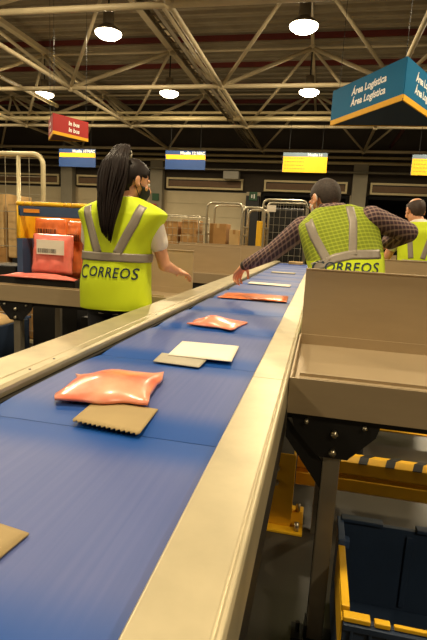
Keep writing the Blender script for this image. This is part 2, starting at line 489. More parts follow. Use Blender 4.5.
# ---- lamps
def lamp(x, y):
    z = 5.33
    e = empty('high_bay_lamp', (x, y, z), None, 'lamp', 'high bay lamps hung from the roof frame')
    MB().lathe([(0.02, ZT - 0.11), (0.02, z + 0.40)], (x, y, 0), 8).build('hanger', M['black'], e)
    MB().lathe([(0.05, z + 0.40), (0.11, z + 0.38), (0.12, z + 0.16), (0.10, z + 0.13)], (x, y, 0), 20).build('ballast_can', M['lamp_can'], e, True)
    MB().lathe([(0.11, z + 0.14), (0.20, z + 0.08), (0.28, z + 0.01), (0.285, z - 0.01), (0.27, z - 0.01)], (x, y, 0), 28).build('reflector', M['lamp_can'], e, True)
    MB().lathe([(0.268, z - 0.012), (0.26, z - 0.05), (0.19, z - 0.10), (0.02, z - 0.12)], (x, y, 0), 28).build('lens', M['lens'], e, True)
    ld = bpy.data.lights.new('lamp_spill', 'POINT'); ld.energy = LAMP_SPILL; ld.color = LAMP_COLOR; ld.shadow_soft_size = 0.12
    lo = bpy.data.objects.new('lamp_spill', ld); lo.location = (0, 0, -0.30); lo.parent = e
    COL.objects.link(lo)
    ld = bpy.data.lights.new('lamp_light', 'AREA'); ld.energy = LAMP_POWER; ld.color = LAMP_COLOR; ld.shape = 'DISK'; ld.size = 0.5
    lo = bpy.data.objects.new('lamp_light', ld); lo.location = (0, 0, -0.135); lo.parent = e
    COL.objects.link(lo)
    return e
L0 = lamp(-4.64, 10.05)
names = {(-0.67, 10.05): 'round lit high bay lamp at top right, above the big teal sign', (-8.61, 14.19): 'round lit high bay lamp just above the red sign',
         (-4.64, 14.19): 'round lit high bay lamp above the blue sign in the middle', (-0.67, 14.19): 'round lit high bay lamp just left of the big teal sign'}
L0['label'] = 'round lit high bay lamp at the top left, largest of the left lamps'
for j in range(-3, 2):
    for i in range(-3, 3):
        x, y = -0.67 + gx * i, 10.05 + gy * j
        kx = (round(x, 2), round(y, 2))
        if kx == (-4.64, 10.05): continue
        key = [k_ for k_ in names if abs(k_[0] - x) < 0.02 and abs(k_[1] - y) < 0.02]
        if not key and (i + j) % 2: continue        # rows outside the view: every second lamp burns
        c = copy_tree(L0, None, (x, y, 5.33))
        c['label'] = names[key[0]] if key else 'round lit high bay lamp in a row outside the photo'

# ================================================================== SIGNS
def tri_sign(name, apex, z0, z1, side, a1, a2, mats, lines, tsize, label, band, toff):
    e = empty(name, (apex[0], apex[1], z0), label, 'sign')
    d1 = V((-math.sin(a1), math.cos(a1), 0)); d2 = V((math.sin(a2), math.cos(a2), 0))
    A = V((apex[0], apex[1], 0)); P1 = A + d1 * side; P2 = A + d2 * side
    zz = V((0, 0, 1))
    for nm_, P, d in (('left_panel', P1, d1), ('right_panel', P2, d2), ('back_panel', None, None)):
        b = MB()
        a, q = (A, P) if P is not None else (P1, P2)
        dd = (q - a).normalized()
        nr = dd.cross(zz)
        if nr.dot((P1 + P2 + A) / 3 - a) > 0: nr = -nr
        i0 = a + dd * 0.012; i1 = q - dd * 0.012
        mid = (i0 + i1) / 2; hl = (i1 - i0).length / 2
        b.obox(mid - nr * 0.01 + zz * ((z0 + band + z1) / 2), dd * hl, nr * 0.01, zz * ((z1 - z0 - band) / 2))
        b.cur = 1
        b.obox(mid - nr * 0.01 + zz * (z0 + band / 2), dd * hl, nr * 0.0102, zz * (band / 2))
        b.cur = 2
        rt = zz.cross(nr)
        for li, tline in enumerate(lines):
            ct = a + dd * (toff if P is not None else side / 2) + zz * (z1 - (z1 - z0) * 0.18 - tsize * (0.75 + li * 1.12))
            lettering(b, tline, tsize, ct, rt, zz, nr, 1.0, 0.12, 0.004)
        b.build(nm_, mats[:3], e)
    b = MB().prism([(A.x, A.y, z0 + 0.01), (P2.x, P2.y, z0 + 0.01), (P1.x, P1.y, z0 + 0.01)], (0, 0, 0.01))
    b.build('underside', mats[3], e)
    for p in (A, P1, P2):
        c = (A + P1 + P2) / 3
        pp = p + (c - p) * 0.12
        MB().tube([(pp.x, pp.y, z1 - 0.04), (pp.x, pp.y, 6.80)], 0.004, 6).build('hanging_wire', M['black'], e)
    return e
tri_sign('hanging_sign', (0.81, 6.5), 3.04, 3.53, 1.6, math.radians(31.5), math.radians(28.5),
         [M['sign_teal'], M['sign_yellow'], M['white_letter'], M['sign_teal_shaded']], ['Área Logística', 'Área Logística'], 0.128,
         'large teal three-sided hanging sign with yellow band reading Área Logística', 0.07, 0.72)
tri_sign('hanging_sign', (-5.29, 9.0), 3.123, 3.51, 0.88, math.radians(36), math.radians(24),
         [M['sign_red'], M['sign_yellow'], M['white_letter'], mat('sign_red_shaded', (90, 14, 12), 0.6)], ['In bus', 'In bus'], 0.11,  # underside gets a darkened red, its shade painted in
         'red three-sided hanging sign with yellow band, left under the roof', 0.06, 0.50)

def dock_sign(xc, style, label, txt):
    z0, z1, y = 3.43, 4.02, 15.9
    e = empty('dock_sign', (xc, y, z0), label, 'sign', 'signs hung before the loading docks')
    wd = 0.68
    if style == 'blue':
        MB().box(xc - wd, xc + wd, y - 0.02, y + 0.02, z0, z1).build('panel', M['sign_blue'], e)
        MB().box(xc - wd + 0.02, xc + wd, y - 0.026, y - 0.021, z1 - 0.27, z1 - 0.13).build('stripe', M['sign_yellow'], e)
        b = MB(); lettering(b, txt, 0.13, (xc + 0.25, y - 0.022, z1 - 0.115), (1, 0, 0), (0, 0, 1), (0, -1, 0), 1.0, 0, 0.004)
        b.build('lettering', M['white_letter'], e)
    else:
        MB().box(xc - wd, xc + wd, y - 0.02, y + 0.02, z0, z1).build('panel', M['sign_grey'], e)
        b = MB().box(xc - wd + 0.01, xc + wd, y - 0.026, y - 0.021, z0, z1 - 0.12)
        b.build('yellow_field', M['sign_yellow'], e)
        b = MB()
        for r in range(4):
            zc = z1 - 0.17 - r * 0.105
            xx = xc - wd + 0.06
            random.seed(int(abs(xc) * 10) + r)
            while xx < xc - 0.02:
                l = random.uniform(0.03, 0.08); b.box(xx, xx + l, y - 0.029, y - 0.0262, zc - 0.012, zc + 0.012); xx += l + 0.025
        b.build('print', M['sign_print'], e)
        b = MB(); lettering(b, txt, 0.11, (xc + 0.30, y - 0.022, z1 - 0.10), (1, 0, 0), (0, 0, 1), (0, -1, 0), 1.0, 0, 0.003)
        b.build('lettering', M['white_letter'], e)
    for q in (-0.5, 0.5): MB().tube([(xc + q, y, z1), (xc + q, y, 4.96)], 0.006, 6).build('hanging_wire', M['black'], e)
dock_sign(-8.42, 'blue', 'small blue hanging sign with yellow stripe, directly under the red sign', 'Muelle 10 NAC')
dock_sign(-4.57, 'blue', 'small blue hanging sign with yellow stripe between the two workers', 'Muelle 12 NAC')
dock_sign(-0.71, 'yellow', 'yellow hanging sign above the plaid-shirted worker', 'Muelle 14')
dock_sign(3.11, 'yellow', 'yellow hanging sign at the right edge above the bald worker', 'Muelle 16')

# wall things at the back
o = MB().box(-4.2, -3.55, WY - 0.85, WY - 0.45, 3.70, 4.02).build('wall_unit', M['grey_box'], None, False, 0.02, (-3.9, WY - 0.6, 3.7)); tag(o, 'small pale box unit hung high before the back wall, right of the middle blue sign', 'box')
o = MB().box(-3.12, -2.78, WY - 0.42, WY - 0.36, 2.9, 3.25).build('exit_sign', M['green_sign'], None, False, 0.005, (-2.95, WY - 0.39, 2.9)); tag(o, 'small dark green sign on the black dock pillar above the mesh cages', 'sign')
b = MB().box(-3.03, -2.98, WY - 0.425, WY - 0.42, 3.0, 3.14); b.box(-2.93, -2.88, WY - 0.425, WY - 0.42, 2.98, 3.16)
o2 = b.build('pictogram', M['white_letter'], o)
o = MB().box(-7.62, -7.22, WY - 0.5, WY - 0.36, 2.2, 2.6).build('hose_box', M['red_plastic'], None, False, 0.01, (-7.4, WY - 0.4, 2.2)); tag(o, 'red fire box on the pale pillar behind the ponytailed worker', 'fire box')
o = MB().box(-7.42, -7.12, WY - 0.42, WY - 0.36, 2.75, 3.05).build('exit_sign', M['green_sign'], None, False, 0.005, (-7.3, WY - 0.39, 2.75)); tag(o, 'small green sign on the pale pillar above the red fire box', 'sign')

# ================================================================== CONVEYOR
ZR = 0.90
YA, YE = -1.6, 9.75
cv = empty('sorting_conveyor', (-0.45, 5, 0), 'long blue sorting conveyor with wide steel edge rails running down the hall', 'conveyor')
# rail profiles (x,z) swept in y, with joints
def rail(nm_, prof, parent, y0, y1, m):
    b = MB(); n = len(prof)
    b.rings([[V((x, y0, z)) for x, z in prof], [V((x, y1, z)) for x, z in prof]])
    return b.build(nm_, m, parent, False, 0.002)
segs = [YA, 1.38, 3.66, 5.9, 8.15, YE]
for a, c in zip(segs[:-1], segs[1:]):
    rail('right_rail', [(-0.165, 0.868), (-0.165, 0.896), (-0.162, 0.90), (-0.074, 0.90), (-0.072, 0.898), (-0.070, 0.900), (-0.068, 0.902), (-0.063, 0.902), (-0.059, 0.897), (-0.058, 0.80), (-0.061, 0.80), (-0.062, 0.868)], cv, a + 0.001, c - 0.001, M['rail_steel'])
segs = [YA, 0.55, 2.9, 5.1, 7.35, YE]
for a, c in zip(segs[:-1], segs[1:]):
    rail('left_rail', [(-0.932, 0.868), (-0.932, 0.897), (-0.929, 0.90), (-0.803, 0.90), (-0.799, 0.896), (-0.795, 0.90), (-0.766, 0.90), (-0.757, 0.893), (-0.756, 0.883), (-0.759, 0.868)], cv, a + 0.001, c - 0.001, M['rail_steel'])
MB().box(-0.925, -0.065, YA, YE, 0.70, 0.80).build('frame_beam', M['black'], cv)
MB().box(-0.062, -0.059, YA, YE, 0.70, 0.80).build('side_skirt', M['black'], cv)
MB().box(-0.93, -0.742, YA, YE, 0.80, 0.867).build('bearer', M['black'], cv)
MB().box(-0.172, -0.063, YA, YE, 0.80, 0.867).build('bearer', M['black'], cv)
yb = 0.64 - 3 * CELL + 0.0
cells = []
while yb < YE - 0.3:
    cells.append(yb); yb += CELL
cellm = None
for yc in cells:
    if cellm is None:
        b = MB(); rs = []
        for k in range(13):
            t = -1 + 2 * k / 12
            z = 0.872 - 0.010 * abs(t) ** 4
            rs.append([V((x, 5 + t * (CELL / 2 - 0.001), z)) for x in (-0.736, -0.45, -0.17)])
        b.rings(rs, False, False)
        b.box(-0.736, -0.17, 5 - CELL / 2 + 0.001, 5 + CELL / 2 - 0.001, 0.82, 0.858)
        cellm = b.build('carrier_belt', M['belt'], cv, True)
        cellm.location = (0, yc - 5, 0)
    else:
        c = cellm.copy(); COL.objects.link(c); c.location = (0, yc - 5, 0)
for yl in (0.2, 4.4, 6.8, 9.2):
    for x in (-0.88, -0.12):
        MB().box(x - 0.025, x + 0.025, yl - 0.025, yl + 0.025, 0.01, 0.70).box(x - 0.06, x + 0.06, yl - 0.05, yl + 0.05, 0, 0.012).build('leg', M['alu'], cv)

# rail screws
b = MB()
for q in (1.2, 1.33, 2.3): b.lathe([(0.004, 0), (0.004, 0.0015)], (-0.780, q, ZR), 8)
b.build('screw', M['black'], cv)

# ---- side chutes
def chute(side, y0, depth, label, legs=True):
    # side +1 right, -1 left; built from rail edge outward
    xr = -0.056 if side > 0 else -0.934
    X = lambda d: xr + side * d
    def bx(b, d0, d1, *r):
        x0, x1 = sorted((X(d0), X(d1))); return b.box(x0, x1, *r)
    y1 = y0 + depth; L = 1.02 if side > 0 else 1.45
    e = empty('sorting_tray', (X(L / 2), (y0 + y1) / 2, 0), label, 'sorting tray', 'steel sorting trays along the conveyor')
    b = MB()
    bx(b, 0, L, y0, y0 + 0.006, 0.795, ZR)            # front face
    bx(b, 0, 0.006, y0 + 0.006, y1, 0.83, ZR)         # wall beside rail
    bx(b, L - 0.006, L, y0 + 0.006, y1, 0.83, ZR)
    bx(b, 0.006, L - 0.006, y1 - 0.006, y1, 0.83, ZR)
    bx(b, 0.006, L - 0.006, y0 + 0.006, y1 - 0.006, 0.848, 0.856)  # floor
    bx(b, 0, L, y0, y0 + 0.03, 0.79, 0.795)
    b.build('pan', M['sheet'], e)
    b = MB(); bx(b, 0.028, L - 0.01, y0 + 0.028, y0 + 0.034, 0.857, ZR + 0.010); bx(b, 0.028, L - 0.01, y0 + 0.007, y0 + 0.0285, ZR - 0.004, ZR + 0.001)
    b.build('front_lip', M['sheet'], e)
    b = MB(); bx(b, 0.004, L, y1, y1 + 0.012, ZR - 0.05, ZR + 0.287); bx(b, 0.004, L, y1 - 0.006, y1 + 0.014, ZR + 0.283, ZR + 0.289)
    b.build('end_panel', M['sheet'], e, False, 0.0015)
    for q in (y0 + 0.03, y1 - 0.08):
        b = MB(); bx(b, 0.0, L, q, q + 0.05, 0.765, 0.79); b.build('crossbar', M['black'], e)
    for d in ((0.145,) if side > 0 else (0.35, 1.10)):
        pxc = X(d)
        b = MB()
        b.prism([(pxc - 0.135, y0 + 0.02, 0.79), (pxc + 0.135, y0 + 0.02, 0.79), (pxc + 0.12, y0 + 0.02, 0.735), (pxc + 0.045, y0 + 0.02, 0.655), (pxc - 0.045, y0 + 0.02, 0.655), (pxc - 0.12, y0 + 0.02, 0.735)], (0, 0.008, 0))
        br = b.build('bracket', M['black'], e)
        for bx0, bz in ((-0.085, 0.765), (0.085, 0.765), (0.0, 0.735), (0.0, 0.675)):
            MB().tube([(pxc + bx0, y0 + 0.006, bz), (pxc + bx0, y0 + 0.02, bz)], 0.011 if bx0 == 0 else 0.007, 6).build('bolt', M['bolt'], br, True)
        yp = y0 + 0.055
        b = MB(); b.box(pxc - 0.026, pxc + 0.026, yp - 0.026, yp + 0.026, 0.012, 0.735)
        lg = b.build('leg', M['alu'], e, False, 0.003)
        b = MB(); b.box(pxc - 0.028, pxc - 0.026, yp - 0.006, yp + 0.006, 0.02, 0.66); 
        b.build('slot', M['black'], lg)
        b = MB(); b.box(pxc - 0.075, pxc + 0.075, yp - 0.035, yp + 0.035, 0, 0.012); b.box(pxc - 0.034, pxc - 0.028, yp - 0.03, yp + 0.03, 0.012, 0.06); b.tube([(pxc - 0.055, yp, 0.012), (pxc - 0.055, yp, 0.045)], 0.008, 6)
        b.build('foot', M['black'], lg)
        b = MB(); b.box(pxc - 0.022, pxc + 0.022, y1 - 0.08, y1 - 0.04, 0, 0.765)
        b.build('leg', M['alu'], e, False, 0.003)
    # gusset down from the conveyor frame
    if side > 0:
        b = MB().prism([(-0.056, y0 + 0.035, 0.76), (-0.056, y0 + 0.035, 0.70), (0.064, y0 + 0.035, 0.54), (0.064, y0 + 0.035, 0.63)], (0, 0.01, 0)); b.build('gusset', M['black'], e)
    return e
chute(1, 1.415, 0.725, 'steel sorting tray with upright panel, nearest on the right of the conveyor')
chute(1, 3.665, 0.725, 'steel sorting tray in front of the plaid-shirted worker, right of the conveyor')
chute(1, 5.915, 0.725, 'steel sorting tray beyond the bald worker, right of the conveyor')
chute(-1, 2.95, 0.65, 'steel sorting tray beside the ponytailed worker, holding the crate of pink parcels')
chute(-1, 5.20, 0.65, 'steel sorting tray on the left, second panel behind the ponytailed worker')
chute(-1, 7.45, 0.65, 'steel sorting tray on the left, farthest, before the mesh cages')

# ---- guard rail
def guard(x0, x1, y, z0, z1, label, posts, haz=True):
    e = empty('guard_rail', ((x0 + x1) / 2, y, 0), label, 'guard rail')
    zm = (z0 + z1) / 2
    b = MB().prism([(x0, y, z0), (x0, y - 0.03, z0 + 0.02), (x0, y - 0.03, zm - 0.015), (x0, y - 0.012, zm), (x0, y - 0.03, zm + 0.015), (x0, y - 0.03, z1 - 0.02), (x0, y, z1), (x0, y + 0.03, z1), (x0, y + 0.03, z0)], (x1 - x0, 0, 0))
    b.build('beam', M['yellow_steel'], e, False, 0.002)
    if haz:
        b = MB(); x = x0 + 0.05
        while x < x1 - 0.1:
            b.hexa([(x, y - 0.001, z1 + 0.0005), (x + 0.04, y - 0.001, z1 + 0.0005), (x + 0.07, y + 0.03, z1 + 0.0005), (x + 0.03, y + 0.03, z1 + 0.0005),
                    (x, y - 0.001, z1 + 0.003), (x + 0.04, y - 0.001, z1 + 0.003), (x + 0.07, y + 0.03, z1 + 0.003), (x + 0.03, y + 0.03, z1 + 0.003)])
            b.hexa([(x - 0.01, y - 0.031, z1 - 0.022), (x + 0.03, y - 0.031, z1 - 0.022), (x + 0.04, y - 0.001, z1 - 0.002), (x, y - 0.001, z1 - 0.002),
                    (x - 0.01, y - 0.033, z1 - 0.018), (x + 0.03, y - 0.033, z1 - 0.018), (x + 0.04, y - 0.003, z1 + 0.003), (x, y - 0.003, z1 + 0.003)])
            x += 0.12
        b.build('hazard_stripe', M['hazard'], e)
    for px in posts:
        b = MB().box(px - 0.06, px + 0.06, y - 0.19, y - 0.182, 0.012, z1 + 0.05).box(px - 0.06, px - 0.05, y - 0.182, y - 0.035, 0.012, z1 + 0.05).box(px + 0.05, px + 0.06, y - 0.182, y - 0.035, 0.012, z1 + 0.05)
        b.box(px - 0.115, px + 0.115, y - 0.24, y + 0.0, 0, 0.012)
        p = b.build('post', M['yellow_steel'], e, False, 0.003)
        for sx in (-0.088, 0.088):
            for sy in (-0.215, -0.05): MB().tube([(px + sx, y + sy, 0.012), (px + sx, y + sy, 0.05)], 0.012, 6).build('bolt', M['bolt'], p, True)
        for q in (0.02, 0.09): MB().tube([(px - 0.02, y - 0.205, z1 - q), (px - 0.02, y - 0.19, z1 - q)], 0.014, 6).build('bolt', M['bolt'], p, True)
guard(-0.02, 1.9, 2.26, 0.125, 0.31, 'yellow steel floor guard rail with black chevrons, behind the navy crate', [-0.085, 1.7])
guard(0.40, 2.2, 3.30, 0.06, 0.13, 'low yellow guard rail farther back, seen under the nearest tray', [], False)

# ---- open crate on the floor
def floor_crate():
    x0, x1, y0, y1, z0, z1 = 0.145, 0.745, 1.20, 1.655, 0.0, 0.34
    e = empty('folding_crate', ((x0 + x1) / 2, (y0 + y1) / 2, 0), 'navy folding crate with yellow rim, empty on the floor at lower right', 'crate')
    t = 0.018
    MB().box(x0, x1, y0, y1, z0 + 0.01, z0 + 0.03).build('base', M['crate_dark'], e)
    ws = [('near_wall', (x0, x1, y0, y0 + t)), ('far_wall', (x0, x1, y1 - t, y1)), ('side_wall', (x0, x0 + t, y0 + t, y1 - t)), ('side_wall', (x1 - t, x1, y0 + t, y1 - t))]
    for nm_, (a, c, d, f) in ws:
        b = MB().box(a, c, d, f, 0.03, z1 - (0.0 if nm_ == 'far_wall' else 0.03))
        if nm_ == 'near_wall':
            for k in range(13): xx = x0 + 0.02 + k * 0.047; b.box(xx, xx + 0.008, y0 - 0.012, y0, 0.04, z1 - 0.05)
            b.box(x0, x1, y0 - 0.014, y0, z1 - 0.05, z1 - 0.032)
        if nm_ == 'far_wall':
            b.box(x0 + 0.23, x0 + 0.25, y1 - t - 0.008, y1 - t, 0.05, z1 - 0.02); b.box(x0 + 0.01, x0 + 0.15, y1 - t - 0.01, y1 + 0.006, z1, z1 + 0.012); b.box(x0 + 0.26, x1, y1 - t - 0.01, y1 + 0.006, z1, z1 + 0.012)
        b.build(nm_, M['crate_dark'], e, False, 0.002)
    b = MB()
    zr = z1 - 0.03
    b.box(x0, x0 + 0.07, y0 - 0.006, y0 + t + 0.004, zr, zr + 0.014); b.box(x0 + 0.08, x0 + 0.12, y0 - 0.006, y0 + t - 0.004, zr, zr + 0.014); b.box(x0 + 0.13, x1, y0 - 0.002, y0 + t - 0.008, zr, zr + 0.012)
    b.box(x0 - 0.004, x0 + t, y0 + 0.03, y1 - 0.15, zr, zr + 0.02)
    b.box(x0 - 0.005, x0, y0, y1 - 0.15, 0.20, zr)
    b.box(x1 - t, x1 + 0.004, y0 + 0.03, y1 - 0.1, zr, zr + 0.03)
    b.build('rim', M['crate_yellow'], e, False, 0.003)
    b = MB().box(x0 - 0.004, x0 + t, y1 - 0.145, y1, zr, zr + 0.035).box(x0 + t, x0 + t + 0.02, y1 - 0.09, y1 - 0.06, zr - 0.03, zr + 0.0); b.build('hinge', M['crate_blue'], e, False, 0.003)
    b = MB(); random.seed(3)
    for k in range(3): b.box(x0 + 0.12 + k * 0.02, x0 + 0.16 + k * 0.012, y0 + 0.2 + 0.04 * k, y0 + 0.23 + 0.04 * k, 0.03, 0.0315)
    b.build('scuff', M['mailer'], e)
floor_crate()

# ---- things riding on the belt
def sheet_item(name, pts, z, th, m, label, cat, puff=0.0, nx=14, ny=10, wr=0.004, zig=False, group=None, seed=0, fr=14):
    # pts: four corners (x,y) in order; puffy pillow of thickness th
    P = [V((p[0], p[1], 0)) for p in pts]
    c = sum(P, V((0, 0, 0))) / 4
    top = []; bot = []
    for j in range(ny + 1):
        tr_, br_ = [], []
        for i in range(nx + 1):
            u, v = i / nx, j / ny
            p = (P[0] * (1 - u) + P[1] * u) * (1 - v) + (P[3] * (1 - u) + P[2] * u) * v
            if zig and j == 0: p = p + (P[0] - P[3]).normalized() * (0.008 if i % 2 else -0.002)
            e = (4 * u * (1 - u)) ** 0.5 * (4 * v * (1 - v)) ** 0.5
            nz = noise.noise(V((p.x * fr, p.y * fr, seed))) * wr
            if not zig: p = p + V((noise.noise(V((p.x * 12, p.y * 12, seed + 5))), noise.noise(V((p.x * 12, p.y * 12, seed + 9))), 0)) * wr * 1.2
            tr_.append(V((p.x, p.y, z + 0.0015 + th * (0.25 + 0.75 * e) + nz * e + puff * e * e)))
            br_.append(V((p.x, p.y, z)))
        top.append(tr_); bot.append(br_)
    b = MB(); W = nx + 1
    vs = [q for r in top for q in r] + [q for r in bot for q in r]; off = W * (ny + 1); fs = []
    for j in range(ny):
        for i in range(nx):
            a = j * W + i; fs.append((a, a + 1, a + W + 1, a + W)); fs.append((off + a, off + a + W, off + a + W + 1, off + a + 1))
    for i in range(nx):
        fs.append((i, off + i, off + i + 1, i + 1)); a = ny * W + i; fs.append((a, a + 1, off + a + 1, off + a))
    for j in range(ny):
        a = j * W; fs.append((a, a + W, off + a + W, off + a)); a = j * W + nx; fs.append((a, off + a, off + a + W, a + W))
    b.add(vs, fs)
    o = b.build(name, m, None, True, 0, (c.x, c.y, z))
    return tag(o, label, cat, group)
ZBt = 0.874
def flat_label(parent, pts, z, m='paper'):
    b = MB(); b.add([(p[0], p[1], z) for p in pts] + [(p[0], p[1], z + 0.002) for p in pts], [(0, 3, 2, 1), (4, 5, 6, 7), (0, 1, 5, 4), (1, 2, 6, 5), (2, 3, 7, 6), (3, 0, 4, 7)]); b.build('address_label', M[m], parent)
sheet_item('padded_mailer', [(-0.66, 0.40), (-0.375, 0.455), (-0.365, 0.555), (-0.66, 0.60)], ZBt, 0.006, M['kraft'], 'kraft mailer lying on the belt at the left edge, nearest the camera', 'mailer', zig=False, wr=0.0005)
sheet_item('padded_mailer', [(-0.515, 0.955), (-0.345, 0.932), (-0.355, 1.085), (-0.525, 1.10)], ZBt, 0.004, M['kraft'], 'kraft mailer with serrated edge sticking out under the nearest pink packet', 'mailer', zig=True, wr=0.0005, nx=28)
sheet_item('plastic_packet', [(-0.60, 1.035), (-0.385, 1.09), (-0.43, 1.36), (-0.665, 1.24)], ZBt + 0.008, 0.024, M['pink_mix'], 'crumpled pink plastic packet nearest the camera, on the kraft mailer', 'packet', 0.012, wr=0.02, seed=2, fr=9)
sheet_item('grey_envelope', [(-0.52, 1.515), (-0.355, 1.50), (-0.355, 1.62), (-0.53, 1.64)], ZBt, 0.003, M['mailer'], 'grey envelope half under the white envelope on the belt', 'envelope', wr=0.0005)
sheet_item('white_envelope', [(-0.495, 1.60), (-0.265, 1.60), (-0.28, 1.85), (-0.51, 1.84)], ZBt + 0.005, 0.004, M['paper'], 'white envelope on the belt overlapping a grey one', 'envelope', wr=0.0005)
sheet_item('plastic_packet', [(-0.60, 2.25), (-0.37, 2.20), (-0.325, 2.44), (-0.585, 2.42)], ZBt, 0.018, M['pink_mix'], 'crumpled pink plastic packet in the middle of the belt, beyond the white envelope', 'packet', 0.012, wr=0.02, seed=5, fr=9)
sheet_item('orange_pouch', [(-0.69, 3.38), (-0.20, 3.42), (-0.215, 3.78), (-0.68, 3.72)], ZBt, 0.012, M['orange_plastic'], 'flat orange plastic pouch on the belt below the reaching hand', 'pouch', 0.004, wr=0.01, seed=8)
sheet_item('white_envelope', [(-0.66, 4.66), (-0.25, 4.60), (-0.25, 4.82), (-0.66, 4.86)], ZBt, 0.004, M['paper'], 'pale envelope on the belt beyond the orange pouch', 'envelope', wr=0.0005)
sheet_item('grey_envelope', [(-0.62, 6.5), (-0.3, 6.5), (-0.3, 6.75), (-0.62, 6.75)], ZBt, 0.004, M['mailer'], 'grey envelope far down the belt, under the worker\'s forearm', 'envelope', wr=0.0005)
o = MB().box(-0.56, -0.30, 9.2, 9.5, 0.874, 0.92).build('parcel', M['carton_tan'], None, False, 0.004, (-0.44, 9.35, 0.874)); tag(o, 'small pale parcel at the far end of the belt', 'parcel')

# ---- crate with pink parcels on the left tray
def label_on(mb_parent, x0, x1, z0, z1, y, tilt=0.0, bars=True, org=None):
    MB().box(x0, x1, y - 0.002, y, z0, z1).build('address_label', M['paper'], mb_parent)
def barcode(parent, x0, x1, z0, z1, y):
    b = MB(); x = x0; random.seed(int((x0 + 5) * 100))
    while x < x1:
        l = random.choice((0.003, 0.005, 0.008)); b.box(x, min(x + l, x1), y - 0.003, y - 0.0021, z0, z1); x += l + random.choice((0.003, 0.005))
    b.build('barcode', M['ink'], parent)
x0, x1, y0, y1, zf, zt = -2.10, -1.55, 3.05, 3.45, 0.858, 1.49
e = empty('tipped_crate', ((x0 + x1) / 2, 3.25, zf), 'blue-grey crate with yellow edges standing open towards the camera on the left tray', 'crate')
MB().box(x0, x1, y1 - 0.015, y1, zf, zt - 0.01).build('back', M['orange'], e)
for q in (x0, x1 - 0.045): MB().box(q, q + 0.045, y0 + 0.04, y1 - 0.015, zf, 1.22).build('side', M['crate_blue'], e, False, 0.004)
for q in (x0, x1 - 0.03): MB().box(q, q + 0.03, y0 + 0.04, y1 - 0.015, 1.22, 1.42).build('yellow_side', M['crate_yellow'], e, False, 0.004)
MB().box(x0 + 0.01, x1 - 0.01, y0 + 0.04, y0 + 0.055, 1.375, 1.445).build('front_flap', M['crate_blue'], e, False, 0.004)
b = MB()
for a, c in ((0, 0.05), (0.06, 0.12), (0.13, 0.36), (0.37, 0.41), (0.42, 0.55)): b.tube([(x0 + a, y0 + 0.05, 1.46), (x0 + c, y0 + 0.05, 1.46)], 0.016, 8)
b.tube([(x0 + 0.01, y0 + 0.05, 1.45), (x0 + 0.01, y0 + 0.05, 1.22)], 0.012, 8)
b.build('yellow_edge', M['crate_yellow'], e, True)
MB().box(x0 + 0.06, x0 + 0.18, y0 + 0.035, y0 + 0.0395, 1.40, 1.425).build('orange_tag', M['orange'], e)
MB().box(x0 + 0.046, x1 - 0.046, y0 - 0.06, y1 - 0.02, zf, 0.955).build('black_base', M['black'], e, False, 0.006)

def pouch(xa, xb, za, zb, y, th, m, label, lean=0.0, seed=0, lab=None, bar=None):
    nx, nz = 16, 18
    e = empty('plastic_pouch', ((xa + xb) / 2, y, za), label, 'pouch', 'plastic pouches standing in the tipped crate')
    fr_, bk = [], []
    for j in range(nz + 1):
        for i in range(nx + 1):
            u, v = i / nx, j / nz
            ee = (4 * u * (1 - u)) ** 0.4 * (4 * v * (1 - v)) ** 0.3
            nn = noise.noise(V((u * 6 + seed, v * 6, seed))) * 0.012 * ee
            x = xa + (xb - xa) * u + noise.noise(V((u * 2, v * 5, seed + 3))) * 0.01; z = za + (zb - za) * v
            fr_.append(V((x, y + lean * v - th * ee + nn, z))); bk.append(V((x, y + lean * v + 0.004, z)))
    W = nx + 1; off = len(fr_); fs = []
    for j in range(nz):
        for i in range(nx):
            a = j * W + i; fs.append((a, a + 1, a + W + 1, a + W)); fs.append((off + a, off + a + W, off + a + W + 1, off + a + 1))
    for i in range(nx): fs.append((i, off + i, off + i + 1, i + 1)); a = nz * W + i; fs.append((a, a + 1, off + a + 1, off + a))
    for j in range(nz): a = j * W; fs.append((a, a + W, off + a + W, off + a)); a = j * W + nx; fs.append((a, off + a, off + a + W, a + W))
    MB().add(fr_ + bk, fs).build('body', m, e, True)
    if lab: label_on(e, *lab, y - th - 0.012 + lean * 0.5)
    if bar: barcode(e, *bar, y - th - 0.012 + lean * 0.5)
pouch(-2.04, -1.785, 0.96, 1.37, 3.20, 0.035, M['orange_plastic'], 'orange plastic pouch with barcode at the back left of the tipped crate', 0.03, 1, None, (-1.99, -1.84, 1.26, 1.295))
pouch(-1.775, -1.61, 0.96, 1.36, 3.19, 0.035, M['orange_plastic'], 'orange plastic pouch half hidden by the ponytailed worker\'s arm', 0.03, 4, None, (-1.75, -1.65, 1.22, 1.265))
pouch(-1.99, -1.68, 0.985, 1.26, 3.10, 0.035, M['pink'], 'pink plastic pouch with large white address label at the front of the tipped crate', 0.03, 7, (-1.93, -1.72, 1.12, 1.22), (-1.92, -1.78, 1.13, 1.16))
sheet_item('pink_pouch', [(-2.16, 2.965), (-1.60, 2.965), (-1.60, 3.05), (-2.10, 3.05)], 0.958, 0.018, M['pink'], 'pink plastic pouch lying flat over the front edge of the tipped crate', 'pouch', 0.016, wr=0.012, seed=11)

